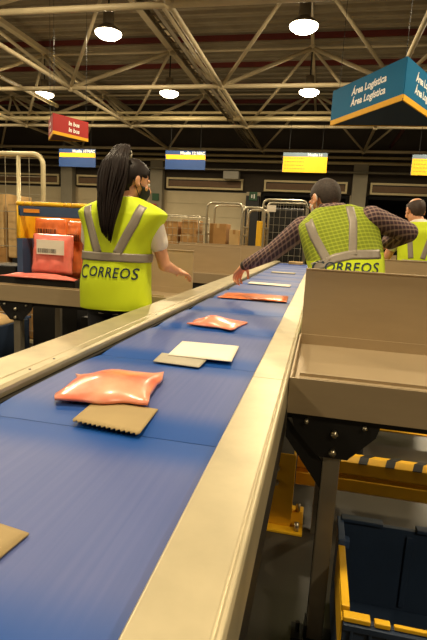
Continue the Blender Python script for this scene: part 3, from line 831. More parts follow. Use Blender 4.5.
# ================================================================== CAGES
def cage(name, x0, x1, y0, y1, h, label, mesh=True, tm='zinc', rt=0.014, step=0.07, arch=True, rear=None, group='roll cages waiting before the docks', base=0.16, wall_to=None):
    e = empty(name, ((x0 + x1) / 2, (y0 + y1) / 2, 0), label, 'cage', group)
    m = M[tm]
    rc = 0.10
    H0 = h
    for y in (y0, y1):
        h = H0 if (y == y0 or rear is None) else rear
        if arch:
            pts = [(x0, y, base), (x0, y, h - rc)] + [(x0 + rc - rc * math.cos(a), y, h - rc + rc * math.sin(a)) for a in (0.4, 0.8, 1.2)] + [(x0 + rc, y, h), (x1 - rc, y, h)] + \
                  [(x1 - rc + rc * math.sin(a), y, h - rc + rc * math.cos(a)) for a in (0.4, 0.8, 1.2)] + [(x1, y, h - rc), (x1, y, base)]
        else:
            pts = [(x0, y, base), (x0, y, h), (x1, y, h), (x1, y, base)]
        MB().tube(pts, rt, 8).build('end_frame', m, e, True)
        if mesh and not (rear and y == y1):
            b = MB(); x = x0 + step
            top = wall_to or h
            while x < x1 - 0.01: b.tube([(x, y, base + 0.05), (x, y, top)], 0.0035, 5); x += step
            z = base + 0.1
            while z < top: b.tube([(x0, y, z), (x1, y, z)], 0.0035, 5); z += step * 1.3
            b.build('wire_mesh', M['zinc'] if rear else m, e)
    h = H0 if rear is None else rear
    if rear:
        wall_to = rear - 0.1
        MB().tube([(x1 - 0.265, y0, base), (x1 - 0.265, y0, H0)], rt * 0.8, 8).build('upright', m, e, True)
    b = MB()
    for x in (x0, x1):
        for z in (base + 0.03, (wall_to or h - 0.12)): b.tube([(x, y0, z), (x, y1, z)], rt * 0.8, 6)
        y = y0 + 0.1
        while y < y1: b.tube([(x, y, base), (x, y, wall_to or h - 0.12)], 0.0035, 5); y += step * 1.4
        z = base + 0.2
        while z < (wall_to or h - 0.12): b.tube([(x, y0, z), (x, y1, z)], 0.0035, 5); z += step * 1.4
    b.build('side_grid', m, e)
    MB().box(x0 - 0.01, x1 + 0.01, y0, y1, base - 0.03, base).build('deck', m, e)
    for x in (x0 + 0.05, x1 - 0.05):
        for y in (y0 + 0.08, y1 - 0.08):
            MB().tube([(x - 0.018, y, 0.06), (x + 0.018, y, 0.06)], 0.06, 14).box(x - 0.025, x + 0.025, y - 0.02, y + 0.02, 0.11, base - 0.03).build('castor', M['rubber'], e)
    return e
# near left tall tube cage with cartons
cage('wheeled_tube_cage', -3.72, -2.66, 4.35, 5.05, 1.99, 'tall cream tube cage on wheels behind the tipped crate at the left edge', True, 'tube', 0.024, 0.13, group=None, rear=1.2)
def carton(x0, x1, y0, y1, z0, z1, label, m='carton', group='cartons in the cages', cat='carton'):
    e = empty('carton', ((x0 + x1) / 2, (y0 + y1) / 2, z0), label, cat, group)
    MB().box(x0, x1, y0, y1, z0, z1).build('box', M[m], e, False, 0.004)
    xm = (x0 + x1) / 2
    MB().box(xm - 0.025, xm + 0.025, y0 - 0.001, y1, z1, z1 + 0.001).box(xm - 0.025, xm + 0.025, y0 - 0.0015, y0 - 0.0005, z1 - 0.08, z1).build('tape', M['carton_tan'] if m == 'carton' else M['carton'], e)
carton(-3.60, -3.1, 4.40, 4.95, 0.165, 0.62, 'brown carton at the bottom left inside the tall tube cage')
carton(-3.05, -2.70, 4.40, 4.95, 0.165, 0.58, 'brown carton at the bottom right inside the tall tube cage')
carton(-3.60, -3.12, 4.42, 4.92, 0.625, 1.08, 'brown carton in the middle of the tall tube cage, left side')
carton(-3.06, -2.72, 4.42, 4.85, 0.585, 0.98, 'black box with white label in the tall tube cage, just left of the tipped crate', 'black')
carton(-3.62, -3.15, 4.42, 4.92, 1.085, 1.62, 'wrapped tan carton at the top left of the tall tube cage', 'carton_tan')
carton(-3.10, -2.74, 4.42, 4.90, 0.985, 1.52, 'wrapped tan carton at the top right of the tall tube cage', 'carton_tan')
# distant wide cage pieces further left
carton(-2.0, -1.25, 3.85, 4.35, 0.0, 0.55, 'black tote on the floor behind the legs of the left tray', 'black', None, 'tote')
carton(-2.5, -2.06, 3.9, 4.25, 0.0, 0.70, 'black tote on the floor between the navy bin and another black tote', 'black', None, 'tote')
o = MB().box(-2.36, -2.14, 3.13, 3.4, 0.857, 1.02).build('small_case', M['black'], None, False, 0.01, (-2.35, 3.15, 0.857)); tag(o, 'small black case on the left tray beside the tipped crate', 'case')
# far cages
cage('roll_cage', -1.20, -0.33, 10.0, 10.8, 2.10, 'silver mesh roll cage with white tag, left of the plaid-shirted worker\'s head', True, 'zinc', 0.02, 0.115)
MB().box(-1.16, -0.37, 10.12, 10.72, 0.165, 1.95).build('black_sack', M['black'], None, False, 0.03, (-0.76, 10.4, 0.165))
tag(bpy.data.objects['black_sack'], 'black wrapped load filling the mesh roll cage left of the plaid-shirted worker', 'load')
o = MB().box(-1.12, -0.94, 9.968, 9.974, 1.86, 1.99).build('cage_tag', M['paper'], None, False, 0, (-1.03, 9.97, 1.86)); tag(o, 'white paper tag on the top left of the mesh roll cage', 'tag')
cage('roll_cage', -2.10, -1.44, 8.9, 9.55, 1.92, 'tall open roll cage with curved top bar, behind the second left tray', False, 'zinc', 0.02, 0.15, wall_to=1.35)
cage('roll_cage', -1.38, -1.00, 8.6, 9.3, 1.84, 'narrow roll cage with curved bar, between the open cage and the mesh cage', False, 'zinc', 0.02, 0.12, wall_to=1.5)
o = MB().box(-1.14, -1.04, 8.7, 9.2, 0.165, 1.62).build('yellow_board', M['crate_yellow'], None, False, 0.01, (-1.09, 8.9, 0.165)); tag(o, 'yellow board standing inside the narrow roll cage', 'board')
cage('roll_cage', -3.02, -2.22, 8.8, 9.6, 1.66, 'wide low roll cage full of brown cartons, right of the ponytailed worker', True, 'zinc', 0.014, 0.1, arch=False)
random.seed(11)
for ci, (a, c) in enumerate(((-2.99, -2.63), (-2.61, -2.27))):
    carton(a, c, 8.86, 9.48, 0.165, 0.80, 'brown carton at the bottom %s of the wide cage right of the ponytailed worker' % ('left', 'right')[ci])
    carton(a + 0.02, c - 0.01, 8.88, 9.45, 0.805, 1.28 + 0.05 * ci, 'brown carton halfway up on the %s in the wide cage right of the ponytailed worker' % ('left', 'right')[ci])
    carton(a + 0.03, c - 0.02, 8.90, 9.4, 1.285 + 0.05 * ci, 1.55 + 0.04 * ci, 'brown carton on top at the %s in the wide cage right of the ponytailed worker' % ('left', 'right')[ci])
carton(-2.05, -1.72, 9.0, 9.45, 0.165, 1.10, 'black case low in the open roll cage with the curved top bar', 'black')
carton(-2.06, -1.74, 9.0, 9.45, 1.105, 1.55, 'orange-brown carton high in the open roll cage with the curved top bar', 'carton')
carton(-1.68, -1.50, 9.0, 9.45, 0.165, 1.45, 'pale narrow carton on the right in the open roll cage', 'carton_tan')
# left floor bin
x0, x1, y0, y1 = -3.6, -2.66, 3.5, 4.1
e = empty('storage_bin', ((x0 + x1) / 2, 3.8, 0), 'navy plastic bin with yellow rim on the floor under the left tray', 'bin')
MB().box(x0, x1, y0, y1, 0.0, 0.02).box(x0, x1, y0, y0 + 0.02, 0.02, 0.44).box(x0, x1, y1 - 0.02, y1, 0.02, 0.44).box(x0, x0 + 0.02, y0 + 0.02, y1 - 0.02, 0.02, 0.44).box(x1 - 0.02, x1, y0 + 0.02, y1 - 0.02, 0.02, 0.44).build('body', M['crate_dark'], e, False, 0.01)
MB().box(x0 - 0.01, x1 + 0.01, y0 - 0.012, y0 + 0.022, 0.44, 0.465).box(x0 - 0.01, x1 + 0.01, y1 - 0.02, y1 + 0.01, 0.44, 0.465).build('rim', M['crate_blue'], e, False, 0.004)
sheet_item('loose_mail', [(x0 + 0.05, 3.56), (x1 - 0.06, 3.56), (x1 - 0.06, 4.04), (x0 + 0.05, 4.04)], 0.42, 0.08, M['carton_tan'], 'pale heap of paper mail filling the navy bin under the left tray', 'mail', 0.03, wr=0.03, seed=3)
bpy.data.objects['loose_mail']['kind'] = 'stuff'
o = MB().tube([(-1.62, 4.6, 0.02), (-1.62, 4.6, 0.8)], 0.02, 8).lathe([(0.16, 0), (0.16, 0.02)], (-1.62, 4.6, 0)).lathe([(0.02, 0.8), (0.15, 0.8), (0.15, 0.84), (0.02, 0.84)], (-1.62, 4.6, 0)).build('stool', M['black'], None, True, 0, (-1.62, 4.6, 0)); tag(o, 'black stool standing under and behind the left tray', 'stool')

# ================================================================== PEOPLE
def frame_rot(yaw, pitch=0.0, roll=0.0):
    # yaw: clockwise from +Y (seen from above); pitch: nod down; roll: tilt to the right
    return Matrix.Rotation(-yaw, 3, 'Z') @ Matrix.Rotation(-pitch, 3, 'X') @ Matrix.Rotation(roll, 3, 'Y')

def head_into(b, c, Rm, s=1.0, mouth=True):
    def P(x, y, z): return V(c) + Rm @ V((x, y, z)) * s
    def E(x, y, z, rx, ry, rz): b.ell(P(x, y, z), (rx * s, ry * s, rz * s), Rm)
    E(0, -0.012, 0.028, 0.073, 0.092, 0.080)        # cranium
    E(0, 0.022, -0.010, 0.064, 0.070, 0.082)        # face
    E(0, 0.034, -0.058, 0.048, 0.050, 0.048)        # jaw
    E(0, 0.070, -0.088, 0.020, 0.018, 0.016)        # chin
    b.capsule(P(0, 0.086, 0.010), P(0, 0.108, -0.026), 0.008 * s, 0.013 * s)   # nose
    E(0.012, 0.098, -0.030, 0.009, 0.010, 0.008); E(-0.012, 0.098, -0.030, 0.009, 0.010, 0.008)
    b.capsule(P(-0.040, 0.076, 0.022), P(0.040, 0.076, 0.022), 0.010 * s, 0.010 * s)  # brow
    for sx in (-1, 1):
        E(sx * 0.046, 0.062, -0.022, 0.018, 0.018, 0.018)      # cheek
        Re = Rm @ Matrix.Rotation(sx * 0.35, 3, 'Z')
        b.ell(P(sx * 0.078, -0.004, 0.0), (0.010 * s, 0.020 * s, 0.032 * s), Re)      # ear
        b.ell(P(sx * 0.082, 0.004, -0.022), (0.009 * s, 0.010 * s, 0.012 * s), Re)
    return P

def face_bits(P, parent, Rm, s, body_lip=True):
    b = MB()
    for sx in (-1, 1):
        ey = MB().ell(P(sx * 0.032, 0.078, 0.004), (0.013 * s,) * 3, None, 12, 8).build('eye', M['eye_white'], parent, True)
        MB().ell(P(sx * 0.032, 0.0875, 0.004), (0.0058 * s,) * 3, None, 10, 8).build('iris', M['iris'], ey, True)
    b = MB(); b.capsule(P(-0.020, 0.086, -0.056), P(0.020, 0.086, -0.056), 0.006 * s, 0.006 * s)
    b.capsule(P(-0.014, 0.085, -0.064), P(0.014, 0.085, -0.064), 0.006 * s, 0.006 * s)
    b.build('lips', M['lips'], parent, True)

def hair_cap(P, parent, Rm, m, s, hairline=0.052, low=-0.055, bald=None, rad=1.10, nu=48, nv=30, extra=None, name='hair'):
    # shell around the cranium; sinks under the skin where no hair grows
    b = MB(); rs = []
    for i in range(1, nv):
        th = PI * i / nv; ring = []
        for j in range(nu):
            ph = 2 * PI * j / nu
            d = V((math.sin(th) * math.cos(ph), math.sin(th) * math.sin(ph), math.cos(th)))
            p = V((0.073 * d.x, -0.012 + 0.092 * d.y, 0.026 + 0.088 * d.z))
            if d.z < 0: p.z = 0.026 + 0.105 * d.z
            out = 1.0
            if p.y > 0.045 and p.z < 0.080: out -= min(1.0, (0.080 - p.z) / 0.02) * min(1, (p.y - 0.045) / 0.012)
            if abs(d.x) > 0.7 and p.z < 0.0 and p.y > -0.03: out -= 1.2
            if p.y > 0.012 and p.z < 0.03: out -= 1.0
            if p.z < low: out -= min(1.5, (low - p.z) / 0.012)
            if bald and p.z > bald: out -= min(1.5, (p.z - bald) / 0.016)
            k = (rad + 0.02 * noise.noise(d * 9)) if out > 0.5 else (0.86 + (rad - 0.86) * max(0, out))
            c0 = V((0, -0.012, 0.026))
            q = c0 + (p - c0) * k
            ring.append(P(q.x, q.y, q.z))
        rs.append(ring)
    b.rings(rs)
    return b.build(name, m, parent, True)

def mask_on(P, parent, m, s, strap_m):
    b = MB(); rs = []
    for i in range(11):
        v = i / 10; ring = []
        for j in range(17):
            a = -1.25 + 2.5 * j / 16
            zz = -0.018 - 0.085 * v
            rx = 0.070 - 0.016 * v; ry = 0.100 - 0.010 * abs(v - 0.35) * 2 + 0.012 * math.cos(a) ** 6 * (1 - v)
            ring.append(P(rx * math.sin(a) * 1.04, ry * math.cos(a) * (1 if a else 1) + 0.004, zz))
        rs.append(ring)
    b.rings(rs, False, False)
    mk = b.build('face_mask', m, parent, True, 0, None, 0, 0, 0.002)
    b = MB()
    for sx in (-1, 1):
        b.tube([P(sx * 0.069, 0.036, -0.030), P(sx * 0.076, 0.010, -0.004), P(sx * 0.080, -0.014, 0.024), P(sx * 0.083, -0.026, 0.0), P(sx * 0.076, -0.006, -0.034), P(sx * 0.060, 0.036, -0.080)], 0.0025, 6)
    b.build('mask_loop', strap_m, mk, True)

def hand_into(b, wrist, d, nrm, side, curl=0.5, s=1.0):
    # d: direction of fingers, nrm: out of the back of the hand, side: +1 thumb on the +across side
    wrist, d = V(wrist), V(d).normalized()
    nrm = V(nrm); nrm = (nrm - d * nrm.dot(d)).normalized()
    ac = d.cross(nrm).normalized() * side
    W = lambda a, f, n: wrist + (ac * a + d * f + nrm * n) * s
    b.capsule(W(0, -0.02, 0), W(0, 0.02, 0), 0.024 * s, 0.024 * s)
    for k, a in enumerate((0.032, 0.011, -0.011, -0.031)):
        b.capsule(W(a * 0.55, 0.012, 0), W(a, 0.088 - 0.004 * k * (k > 1), 0), 0.014 * s, 0.0115 * s, 10)
    b.ell(W(0, 0.05, -0.006), (0.02 * s, 0.02 * s, 0.02 * s))
    lens = ((0.040, 0.024, 0.019), (0.044, 0.028, 0.020), (0.041, 0.026, 0.019), (0.032, 0.020, 0.017))
    for k, a in enumerate((0.034, 0.0115, -0.0115, -0.033)):
        p = W(a, 0.088 - 0.004 * k * (k > 1), 0); ang = 0.25 * curl * 2; spread = a * 1.6
        r = 0.0094 * s
        for li, L in enumerate(lens[k]):
            dr = (d * math.cos(ang) - nrm * math.sin(ang) + ac * spread * (1 - li * 0.3)).normalized()
            q = p + dr * L * s
            b.capsule(p, q, r, r * 0.93, 10); p = q; r *= 0.93; ang += curl * (0.9, 0.7, 0.5)[li] + 0.05 * k * curl
    p = W(0.022, 0.018, -0.004); dr = (ac * 0.75 + d * 0.65 - nrm * 0.25).normalized()
    q = p + dr * 0.045 * s; b.capsule(p, q, 0.015 * s, 0.0115 * s, 10)
    dr = (ac * 0.35 + d * 0.9 - nrm * (0.2 + 0.5 * curl)).normalized(); p2 = q + dr * 0.032 * s; b.capsule(q, p2, 0.0112 * s, 0.0100 * s, 10)
    dr = (ac * 0.1 + d * 0.9 - nrm * (0.3 + 0.7 * curl)).normalized(); b.capsule(p2, p2 + dr * 0.026 * s, 0.0100 * s, 0.0085 * s, 10)

def oval(c, hw, hd, yaw=0.0, roll=0.0, n=40, ex=2.4, jit=0.0, seed=0):
    c = V(c); out = []
    for k in range(n):
        a = 2 * PI * k / n; ca, sa = math.cos(a), math.sin(a)
        x = hw * math.copysign(abs(ca) ** (2 / ex), ca); y = hd * math.copysign(abs(sa) ** (2 / ex), sa)
        z = x * math.tan(roll)
        p = V((x * math.cos(yaw) + y * math.sin(yaw), -x * math.sin(yaw) + y * math.cos(yaw), z))
        q = c + p
        if jit: q += p.normalized() * noise.noise(V((q.x * 7 + seed, q.y * 7, q.z * 5))) * jit
        out.append(q)
    return out

def lerp_rings(spec, per=4):
    # spec rows: (cx, cy, cz, hw, hd, yaw, roll); smooth resample
    out = []
    n = len(spec)
    for i in range(n - 1):
        p0, p1, p2, p3 = spec[max(0, i - 1)], spec[i], spec[i + 1], spec[min(n - 1, i + 2)]
        for k in range(per):
            t = k / per
            out.append([0.5 * (2 * b_ + (c_ - a_) * t + (2 * a_ - 5 * b_ + 4 * c_ - d_) * t * t + (-a_ + 3 * b_ - 3 * c_ + d_) * t ** 3) for a_, b_, c_, d_ in zip(p0, p1, p2, p3)])
    out.append(list(spec[-1]))
    return out

def torso_into(b, spec, grow=0.0, per=3):
    b.rings([oval(r[:3], r[3] + grow, r[4] + grow, r[5], r[6], 28, 2.3) for r in lerp_rings(spec, per)])

def make_vest(e, spec, mats=None, split=None, name='safety_vest', jit=0.012):
    b = MB(); rr = lerp_rings(spec, 5)
    b.rings([oval(r[:3], r[3], r[4], r[5], r[6], 56, 2.6, jit * (1 if i > 1 else 1.3), len(spec)) for i, r in enumerate(rr)], True, False)
    if split:
        b.m = [1 if sum((b.v[i].z - split(b.v[i].x) for i in f)) / len(f) > 0 else 0 for f in b.f]
    bv = BVHTree.FromPolygons([tuple(p) for p in b.v], b.f)
    o = b.build(name, mats or [M['hi_vis']], e, True, 0, None, 0, 0, 0.003)
    return o, bv

def on_vest(bv, x, z, off=0.006, ydir=1, y0=None):
    hit = bv.ray_cast(V((x, -2.0 if ydir > 0 else 12, z)), V((0, ydir, 0)))
    if hit[0] is None: return None
    return hit[0] + V((0, -off * ydir, 0))

def tape(bv, pts, wd, parent, name='reflective_band', ydir=1, m='reflective', off=0.006, vert=False):
    # band along pts (x,z) laid on the vest back
    b = MB(); rows = []
    N = 26
    P = [V((p[0], p[1])) for p in pts]
    L = [0]
    for i in range(len(P) - 1): L.append(L[-1] + (P[i + 1] - P[i]).length)
    for k in range(N + 1):
        s_ = L[-1] * k / N; i = max(j for j in range(len(P)) if L[j] <= s_ + 1e-9); i = min(i, len(P) - 2)
        t = (s_ - L[i]) / (L[i + 1] - L[i]); c = P[i].lerp(P[i + 1], t); d = (P[i + 1] - P[i]).normalized(); nn = V((-d.y, d.x))
        row = []
        for q in (-1, -0.5, 0, 0.5, 1):
            pp = c + nn * wd / 2 * q; h = on_vest(bv, pp.x, pp.y, off, ydir)
            row.append(h)
        if all(h is not None for h in row): rows.append(row)
    if len(rows) > 1:
        b.rings(rows, False, False)
        return b.build(name, M[m], parent, True, 0, None, 0, 0, 0.0012)

def ring_band(spec, z0, z1, parent, off=0.006, zf=None):
    rr = lerp_rings(spec, 12); rs = []
    for r_ in rr:
        if z0 <= r_[2] <= z1: rs.append(oval(r_[:3], r_[3] + off, r_[4] + off, r_[5], r_[6], 64, 2.6))
    b = MB(); b.rings(rs, True, False)
    return b.build('reflective_band', M['reflective'], parent, True, 0, None, 0, 0, 0.001)

def vest_text(bv, body, size, cx, cz, parent, sx=1.0, tilt=0.0, off=0.007, y0=None, first=1.35):
    b = MB(); total = 0; items = []
    for i, ch in enumerate(body):
        sc = first if i in (0, len(body) - 1) else 1.0
        if i == len(body) - 1: sc = 1.12
        vs, fs = text_verts(ch, size * sc, 0.16, 1.0, 0.0008)
        xs = [p.x for p in vs]; w_ = max(xs) - min(xs)
        items.append((vs, fs, min(xs), w_, sc)); total += w_ * sx + size * 0.07
    x = -total / 2
    for vs, fs, mn, w_, sc in items:
        dz = -(sc - 1) * size * 0.5
        ok = []
        # subdivide-free projection: letters are small against the curvature
        for p in vs:
            lx = x + (p.x - mn) * sx; lz = p.y + dz
            X_ = cx + lx * math.cos(tilt) - lz * math.sin(tilt); Z_ = cz + lx * math.sin(tilt) + lz * math.cos(tilt)
            h = on_vest(bv, X_, Z_, off)
            ok.append(h if h is not None else V((X_, 0, Z_)))
        if all(h.y != 0 for h in ok): b.add(ok, fs)
        x += w_ * sx + size * 0.07
    return b.build('vest_lettering', M['vest_letter'], parent)

def legs_into(b, hips, knees, ankles, grow=0.0):
    for h, k, a in zip(hips, knees, ankles):
        b.capsule(h, k, 0.078 + grow, 0.052 + grow); b.capsule(k, a, 0.050 + grow, 0.036 + grow)

def shoes(e, ankles, yaw=0.0):
    for a in ankles:
        b = MB(); f = V((math.sin(yaw), math.cos(yaw), 0))
        a = V(a)
        b.ell((a.x, a.y, 0.052), (0.042, 0.055, 0.050)); b.ell(V((a.x, a.y, 0.036)) + f * 0.08, (0.044, 0.095, 0.034)); b.ell(V((a.x, a.y, 0.03)) + f * 0.04, (0.044, 0.13, 0.028))
        sh = b.build('shoe', M['shoe'], e, True, 0, None, 0.008)

# ---------------- woman with ponytail
cx, cy = -1.135, 2.62
we = empty('person', (cx, cy, 0), 'person with long dark ponytail in yellow CORREOS vest and white T-shirt, left of the conveyor', 'person')
TW = [(cx, cy, 0.84, 0.155, 0.105, 0, 0), (cx, cy, 0.94, 0.172, 0.115, 0, 0), (cx, cy, 1.08, 0.142, 0.095, 0, 0), (cx + 0.01, cy + 0.005, 1.22, 0.158, 0.105, 0.04, 0),
      (cx + 0.015, cy + 0.01, 1.34, 0.175, 0.105, 0.06, 0), (cx + 0.02, cy + 0.012, 1.415, 0.160, 0.082, 0.06, 0), (cx + 0.03, cy + 0.02, 1.465, 0.085, 0.065, 0.06, 0), (cx + 0.035, cy + 0.03, 1.50, 0.05, 0.052, 0.06, 0)]
sr, sl = V((cx + 0.195, cy + 0.015, 1.385)), V((cx - 0.165, cy + 0.02, 1.385))
er, el = V((cx + 0.262, cy + 0.07, 1.125)), V((cx - 0.235, cy + 0.12, 1.13))
wr_, wl = V((cx + 0.275, cy + 0.255, 1.085)), V((cx - 0.12, cy + 0.34, 1.06))
hc = V((-1.068, 2.675, 1.585)); HR = frame_rot(math.radians(48), math.radians(14), 0)
b = MB()
torso_into(b, TW)
b.capsule(V((cx + 0.03, cy + 0.025, 1.46)), hc + V((-0.005, -0.02, -0.055)), 0.052, 0.050)
P = head_into(b, hc, HR, 0.98)
for s_, e_, w__, sd in ((sr, er, wr_, 1), (sl, el, wl, -1)):
    b.capsule(s_, e_, 0.046, 0.036); b.capsule(e_, w__, 0.037, 0.024)
hand_into(b, wr_ + (wr_ - er).normalized() * 0.02, (wr_ - er) + V((0.08, 0.0, 0.0)), (0.2, -0.2, 0.9), -1, 0.5, 0.95)
hand_into(b, wl + (wl - el).normalized() * 0.02, (wl - el), (-0.4, 0, 0.9), 1, 0.5, 0.95)
hips = [(cx - 0.085, cy, 0.88), (cx + 0.085, cy, 0.88)]; kn = [(cx - 0.09, cy + 0.02, 0.48), (cx + 0.09, cy + 0.03, 0.48)]; an = [(cx - 0.095, cy - 0.02, 0.09), (cx + 0.10, cy - 0.01, 0.09)]
legs_into(b, hips, kn, an)
b.build('body', M['skin'], we, True, 0, None, 0.005)
face_bits(P, we, HR, 0.98)
mask_on(P, we, M['mask_dark'], 0.98, M['strap'])
hair_cap(P, we, HR, M['hair_black'], 0.98, rad=1.15, low=-0.085)
# ponytail: hair tie high at the back of the crown, long strands falling down the back
b = MB(); random.seed(21)
root = V((-1.078, 2.60, 1.715))
for k in range(150):
    a = random.uniform(0, 2 * PI); q = math.sqrt(random.random())
    ox, oy = math.cos(a) * q, math.sin(a) * q
    tl = random.choice((1, 1, 1, 0.9, 0.8, 0.68)); L = [V((0.02 * ox, 0.015 * oy, 0)), V((-0.008 + 0.045 * ox, -0.050 + 0.02 * oy, 0.036 + 0.018 * oy)), V((-0.022 + 0.076 * ox, -0.100 + 0.028 * oy, -0.05)),
        V((-0.034 + 0.084 * ox, -0.112 + 0.026 * oy, -0.16 * tl)), V((-0.045 + 0.070 * ox, -0.128 + 0.022 * oy, -0.28 * tl)), V((-0.050 + 0.045 * ox, -0.136 + 0.014 * oy, -0.38 * tl)), V((-0.055 + 0.030 * ox, -0.134 + 0.01 * oy, -(0.45 + 0.03 * ox) * tl))]
    b.tube([root + p for p in L], 0, 5, [0.004, 0.006, 0.0065, 0.006, 0.005, 0.0035, 0.001])
pt = b.build('ponytail', M['hair_black'], we, True)
b = MB(); b.tube([root + V((0.026 * math.cos(a), 0.004 + 0.004 * math.cos(a), 0.026 * math.sin(a))) + V((0, -0.012, 0.006)) for a in [2 * PI * k / 12 for k in range(13)]], 0.006, 6)
b.build('hair_tie', M['mailer'], pt, True)
b = MB(); torso_into(b, TW, 0.012)
for s_, e_ in ((sr, er), (sl, el)):
    b.capsule(s_, s_.lerp(e_, 0.52), 0.062, 0.058)
b.build('t_shirt', M['tee'], we, True, 0, None, 0.008, 0, 0, 3)
b = MB(); torso_into(b, [r for r in TW[:3]], 0.016, 2); legs_into(b, hips, kn, an, 0.016)
b.build('trousers', M['trousers'], we, True, 0, None, 0.012)
shoes(we, an)
vx = cx + 0.0
VW = [(vx - 0.001, cy, 0.868, 0.203, 0.150, 0, 0.02), (vx - 0.001, cy, 0.90, 0.203, 0.152, 0, 0.02), (vx - 0.002, cy, 1.02, 0.200, 0.145, 0, 0), (vx, cy + 0.005, 1.13, 0.194, 0.138, 0.02, 0), (vx + 0.005, cy + 0.01, 1.24, 0.196, 0.138, 0.04, 0),
      (vx + 0.015, cy + 0.01, 1.33, 0.228, 0.134, 0.06, 0), (vx + 0.022, cy + 0.012, 1.39, 0.258, 0.126, 0.06, 0), (vx + 0.024, cy + 0.014, 1.412, 0.256, 0.118, 0.06, 0), (vx + 0.025, cy + 0.015, 1.442, 0.205, 0.104, 0.06, 0), (vx + 0.028, cy + 0.02, 1.475, 0.125, 0.085, 0.06, 0), (vx + 0.03, cy + 0.02, 1.492, 0.085, 0.070, 0.06, 0)]
vest, bv = make_vest(we, VW)
tape(bv, [(vx - 0.158, 1.455), (vx - 0.135, 1.37), (vx - 0.06, 1.18)], 0.05, vest, 'reflective_strap')
tape(bv, [(vx + 0.182, 1.455), (vx + 0.15, 1.36), (vx + 0.055, 1.18)], 0.05, vest, 'reflective_strap')
ring_band(VW, 1.132, 1.192, vest, 0.008)
vest_text(bv, 'CORREOS', 0.080, vx + 0.004, 1.052, vest, 0.84, -0.01)

# ---------------- man in plaid shirt
cx, cy = 0.10, 2.86
me_ = empty('person', (cx, cy, 0), 'person with short grey hair in a plaid shirt and yellow vest, reaching over the belt', 'person')
RL = math.radians(12)
TM = [(0.17, 2.82, 0.86, 0.170, 0.115, 0, 0), (0.165, 2.84, 0.98, 0.172, 0.12, -0.05, 0.02), (0.15, 2.87, 1.12, 0.170, 0.12, -0.1, 0.06), (0.125, 2.92, 1.26, 0.178, 0.12, -0.2, 0.12),
      (0.095, 2.96, 1.37, 0.190, 0.115, -0.25, 0.2), (0.080, 2.98, 1.44, 0.170, 0.095, -0.25, RL), (0.055, 2.99, 1.49, 0.085, 0.075, -0.25, RL), (0.04, 3.0, 1.53, 0.055, 0.06, -0.25, 0.1)]
sl, sr = V((-0.115, 3.03, 1.385)), V((0.265, 2.95, 1.455))
el, wl = V((-0.30, 3.19, 1.225)), V((-0.505, 3.38, 1.115))
er, wr_ = V((0.49, 3.06, 1.385)), V((0.345, 3.24, 1.285))
hc = V((0.0, 3.045, 1.552)); HR = frame_rot(math.radians(-42), math.radians(24), 0)
b = MB(); torso_into(b, TM)
b.capsule(V((0.05, 2.99, 1.48)), hc + V((0.015, -0.02, -0.05)), 0.06, 0.058)
P = head_into(b, hc, HR, 1.03)
for s_, e_, w__ in ((sl, el, wl), (sr, er, wr_)):
    b.capsule(s_, e_, 0.052, 0.042); b.capsule(e_, w__, 0.042, 0.028)
hd_l = (wl - el).normalized()
hand_into(b, wl + hd_l * 0.02, hd_l + V((0.15, 0, -0.35)), (-0.3, 0.1, 1), 1, 0.65, 1.02)
hand_into(b, wr_ + (wr_ - er).normalized() * 0.02, (wr_ - er) + V((0, 0.02, -0.06)), (0.3, 0.5, 0.8), -1, 0.6, 1.02)
hips = [(0.08, 2.82, 0.90), (0.26, 2.82, 0.90)]; kn = [(0.085, 2.86, 0.48), (0.27, 2.84, 0.48)]; an = [(0.08, 2.80, 0.09), (0.29, 2.78, 0.09)]
legs_into(b, hips, kn, an)
b.build('body', M['skin'], me_, True, 0, None, 0.005)
face_bits(P, me_, HR, 1.03)
mask_on(P, me_, M['mask_white'], 1.03, M['mask_white'])
hair_cap(P, me_, HR, M['hair_grey'], 1.03, rad=1.07, low=-0.062)
b = MB()      # spectacles
for sx in (-1, 1):
    b.tube([P(sx * 0.034 + 0.024 * math.cos(a), 0.100, 0.004 + 0.018 * math.sin(a)) for a in [2 * PI * k / 12 for k in range(13)]], 0.0018, 6)
    b.tube([P(sx * 0.058, 0.098, 0.008), P(sx * 0.078, 0.04, 0.010), P(sx * 0.080, 0.0, 0.014), P(sx * 0.080, -0.018, 0.0)], 0.002, 6)
b.tube([P(-0.010, 0.102, 0.006), P(0.010, 0.102, 0.006)], 0.0018, 6)
b.build('spectacles', M['strap'], me_, True)
b = MB(); torso_into(b, TM, 0.014)
b.capsule(sl, el, 0.070, 0.058); b.capsule(el, el.lerp(wl, 0.88), 0.058, 0.042)
b.capsule(sr, er, 0.070, 0.060); b.capsule(er, er.lerp(wr_, 0.55), 0.060, 0.050)
b.tube([(0.045 + 0.068 * math.cos(a), 2.99 + 0.07 * math.sin(a), 1.505 + 0.012 * math.cos(a)) for a in [2 * PI * k / 16 for k in range(17)]], 0.014, 8)
b.build('plaid_shirt', M['plaid'], me_, True, 0, None, 0.008, 0, 0, 2)
b = MB(); q = el.lerp(wl, 0.95); dd = (wl - el).normalized(); b.capsule(q - dd * 0.018, q + dd * 0.018, 0.036, 0.034); b.build('wrist_band', M['strap'], me_, True)
b = MB(); torso_into(b, TM[:3], 0.018, 2); legs_into(b, hips, kn, an, 0.02); b.build('trousers', M['trousers'], me_, True, 0, None, 0.012)
shoes(me_, an)
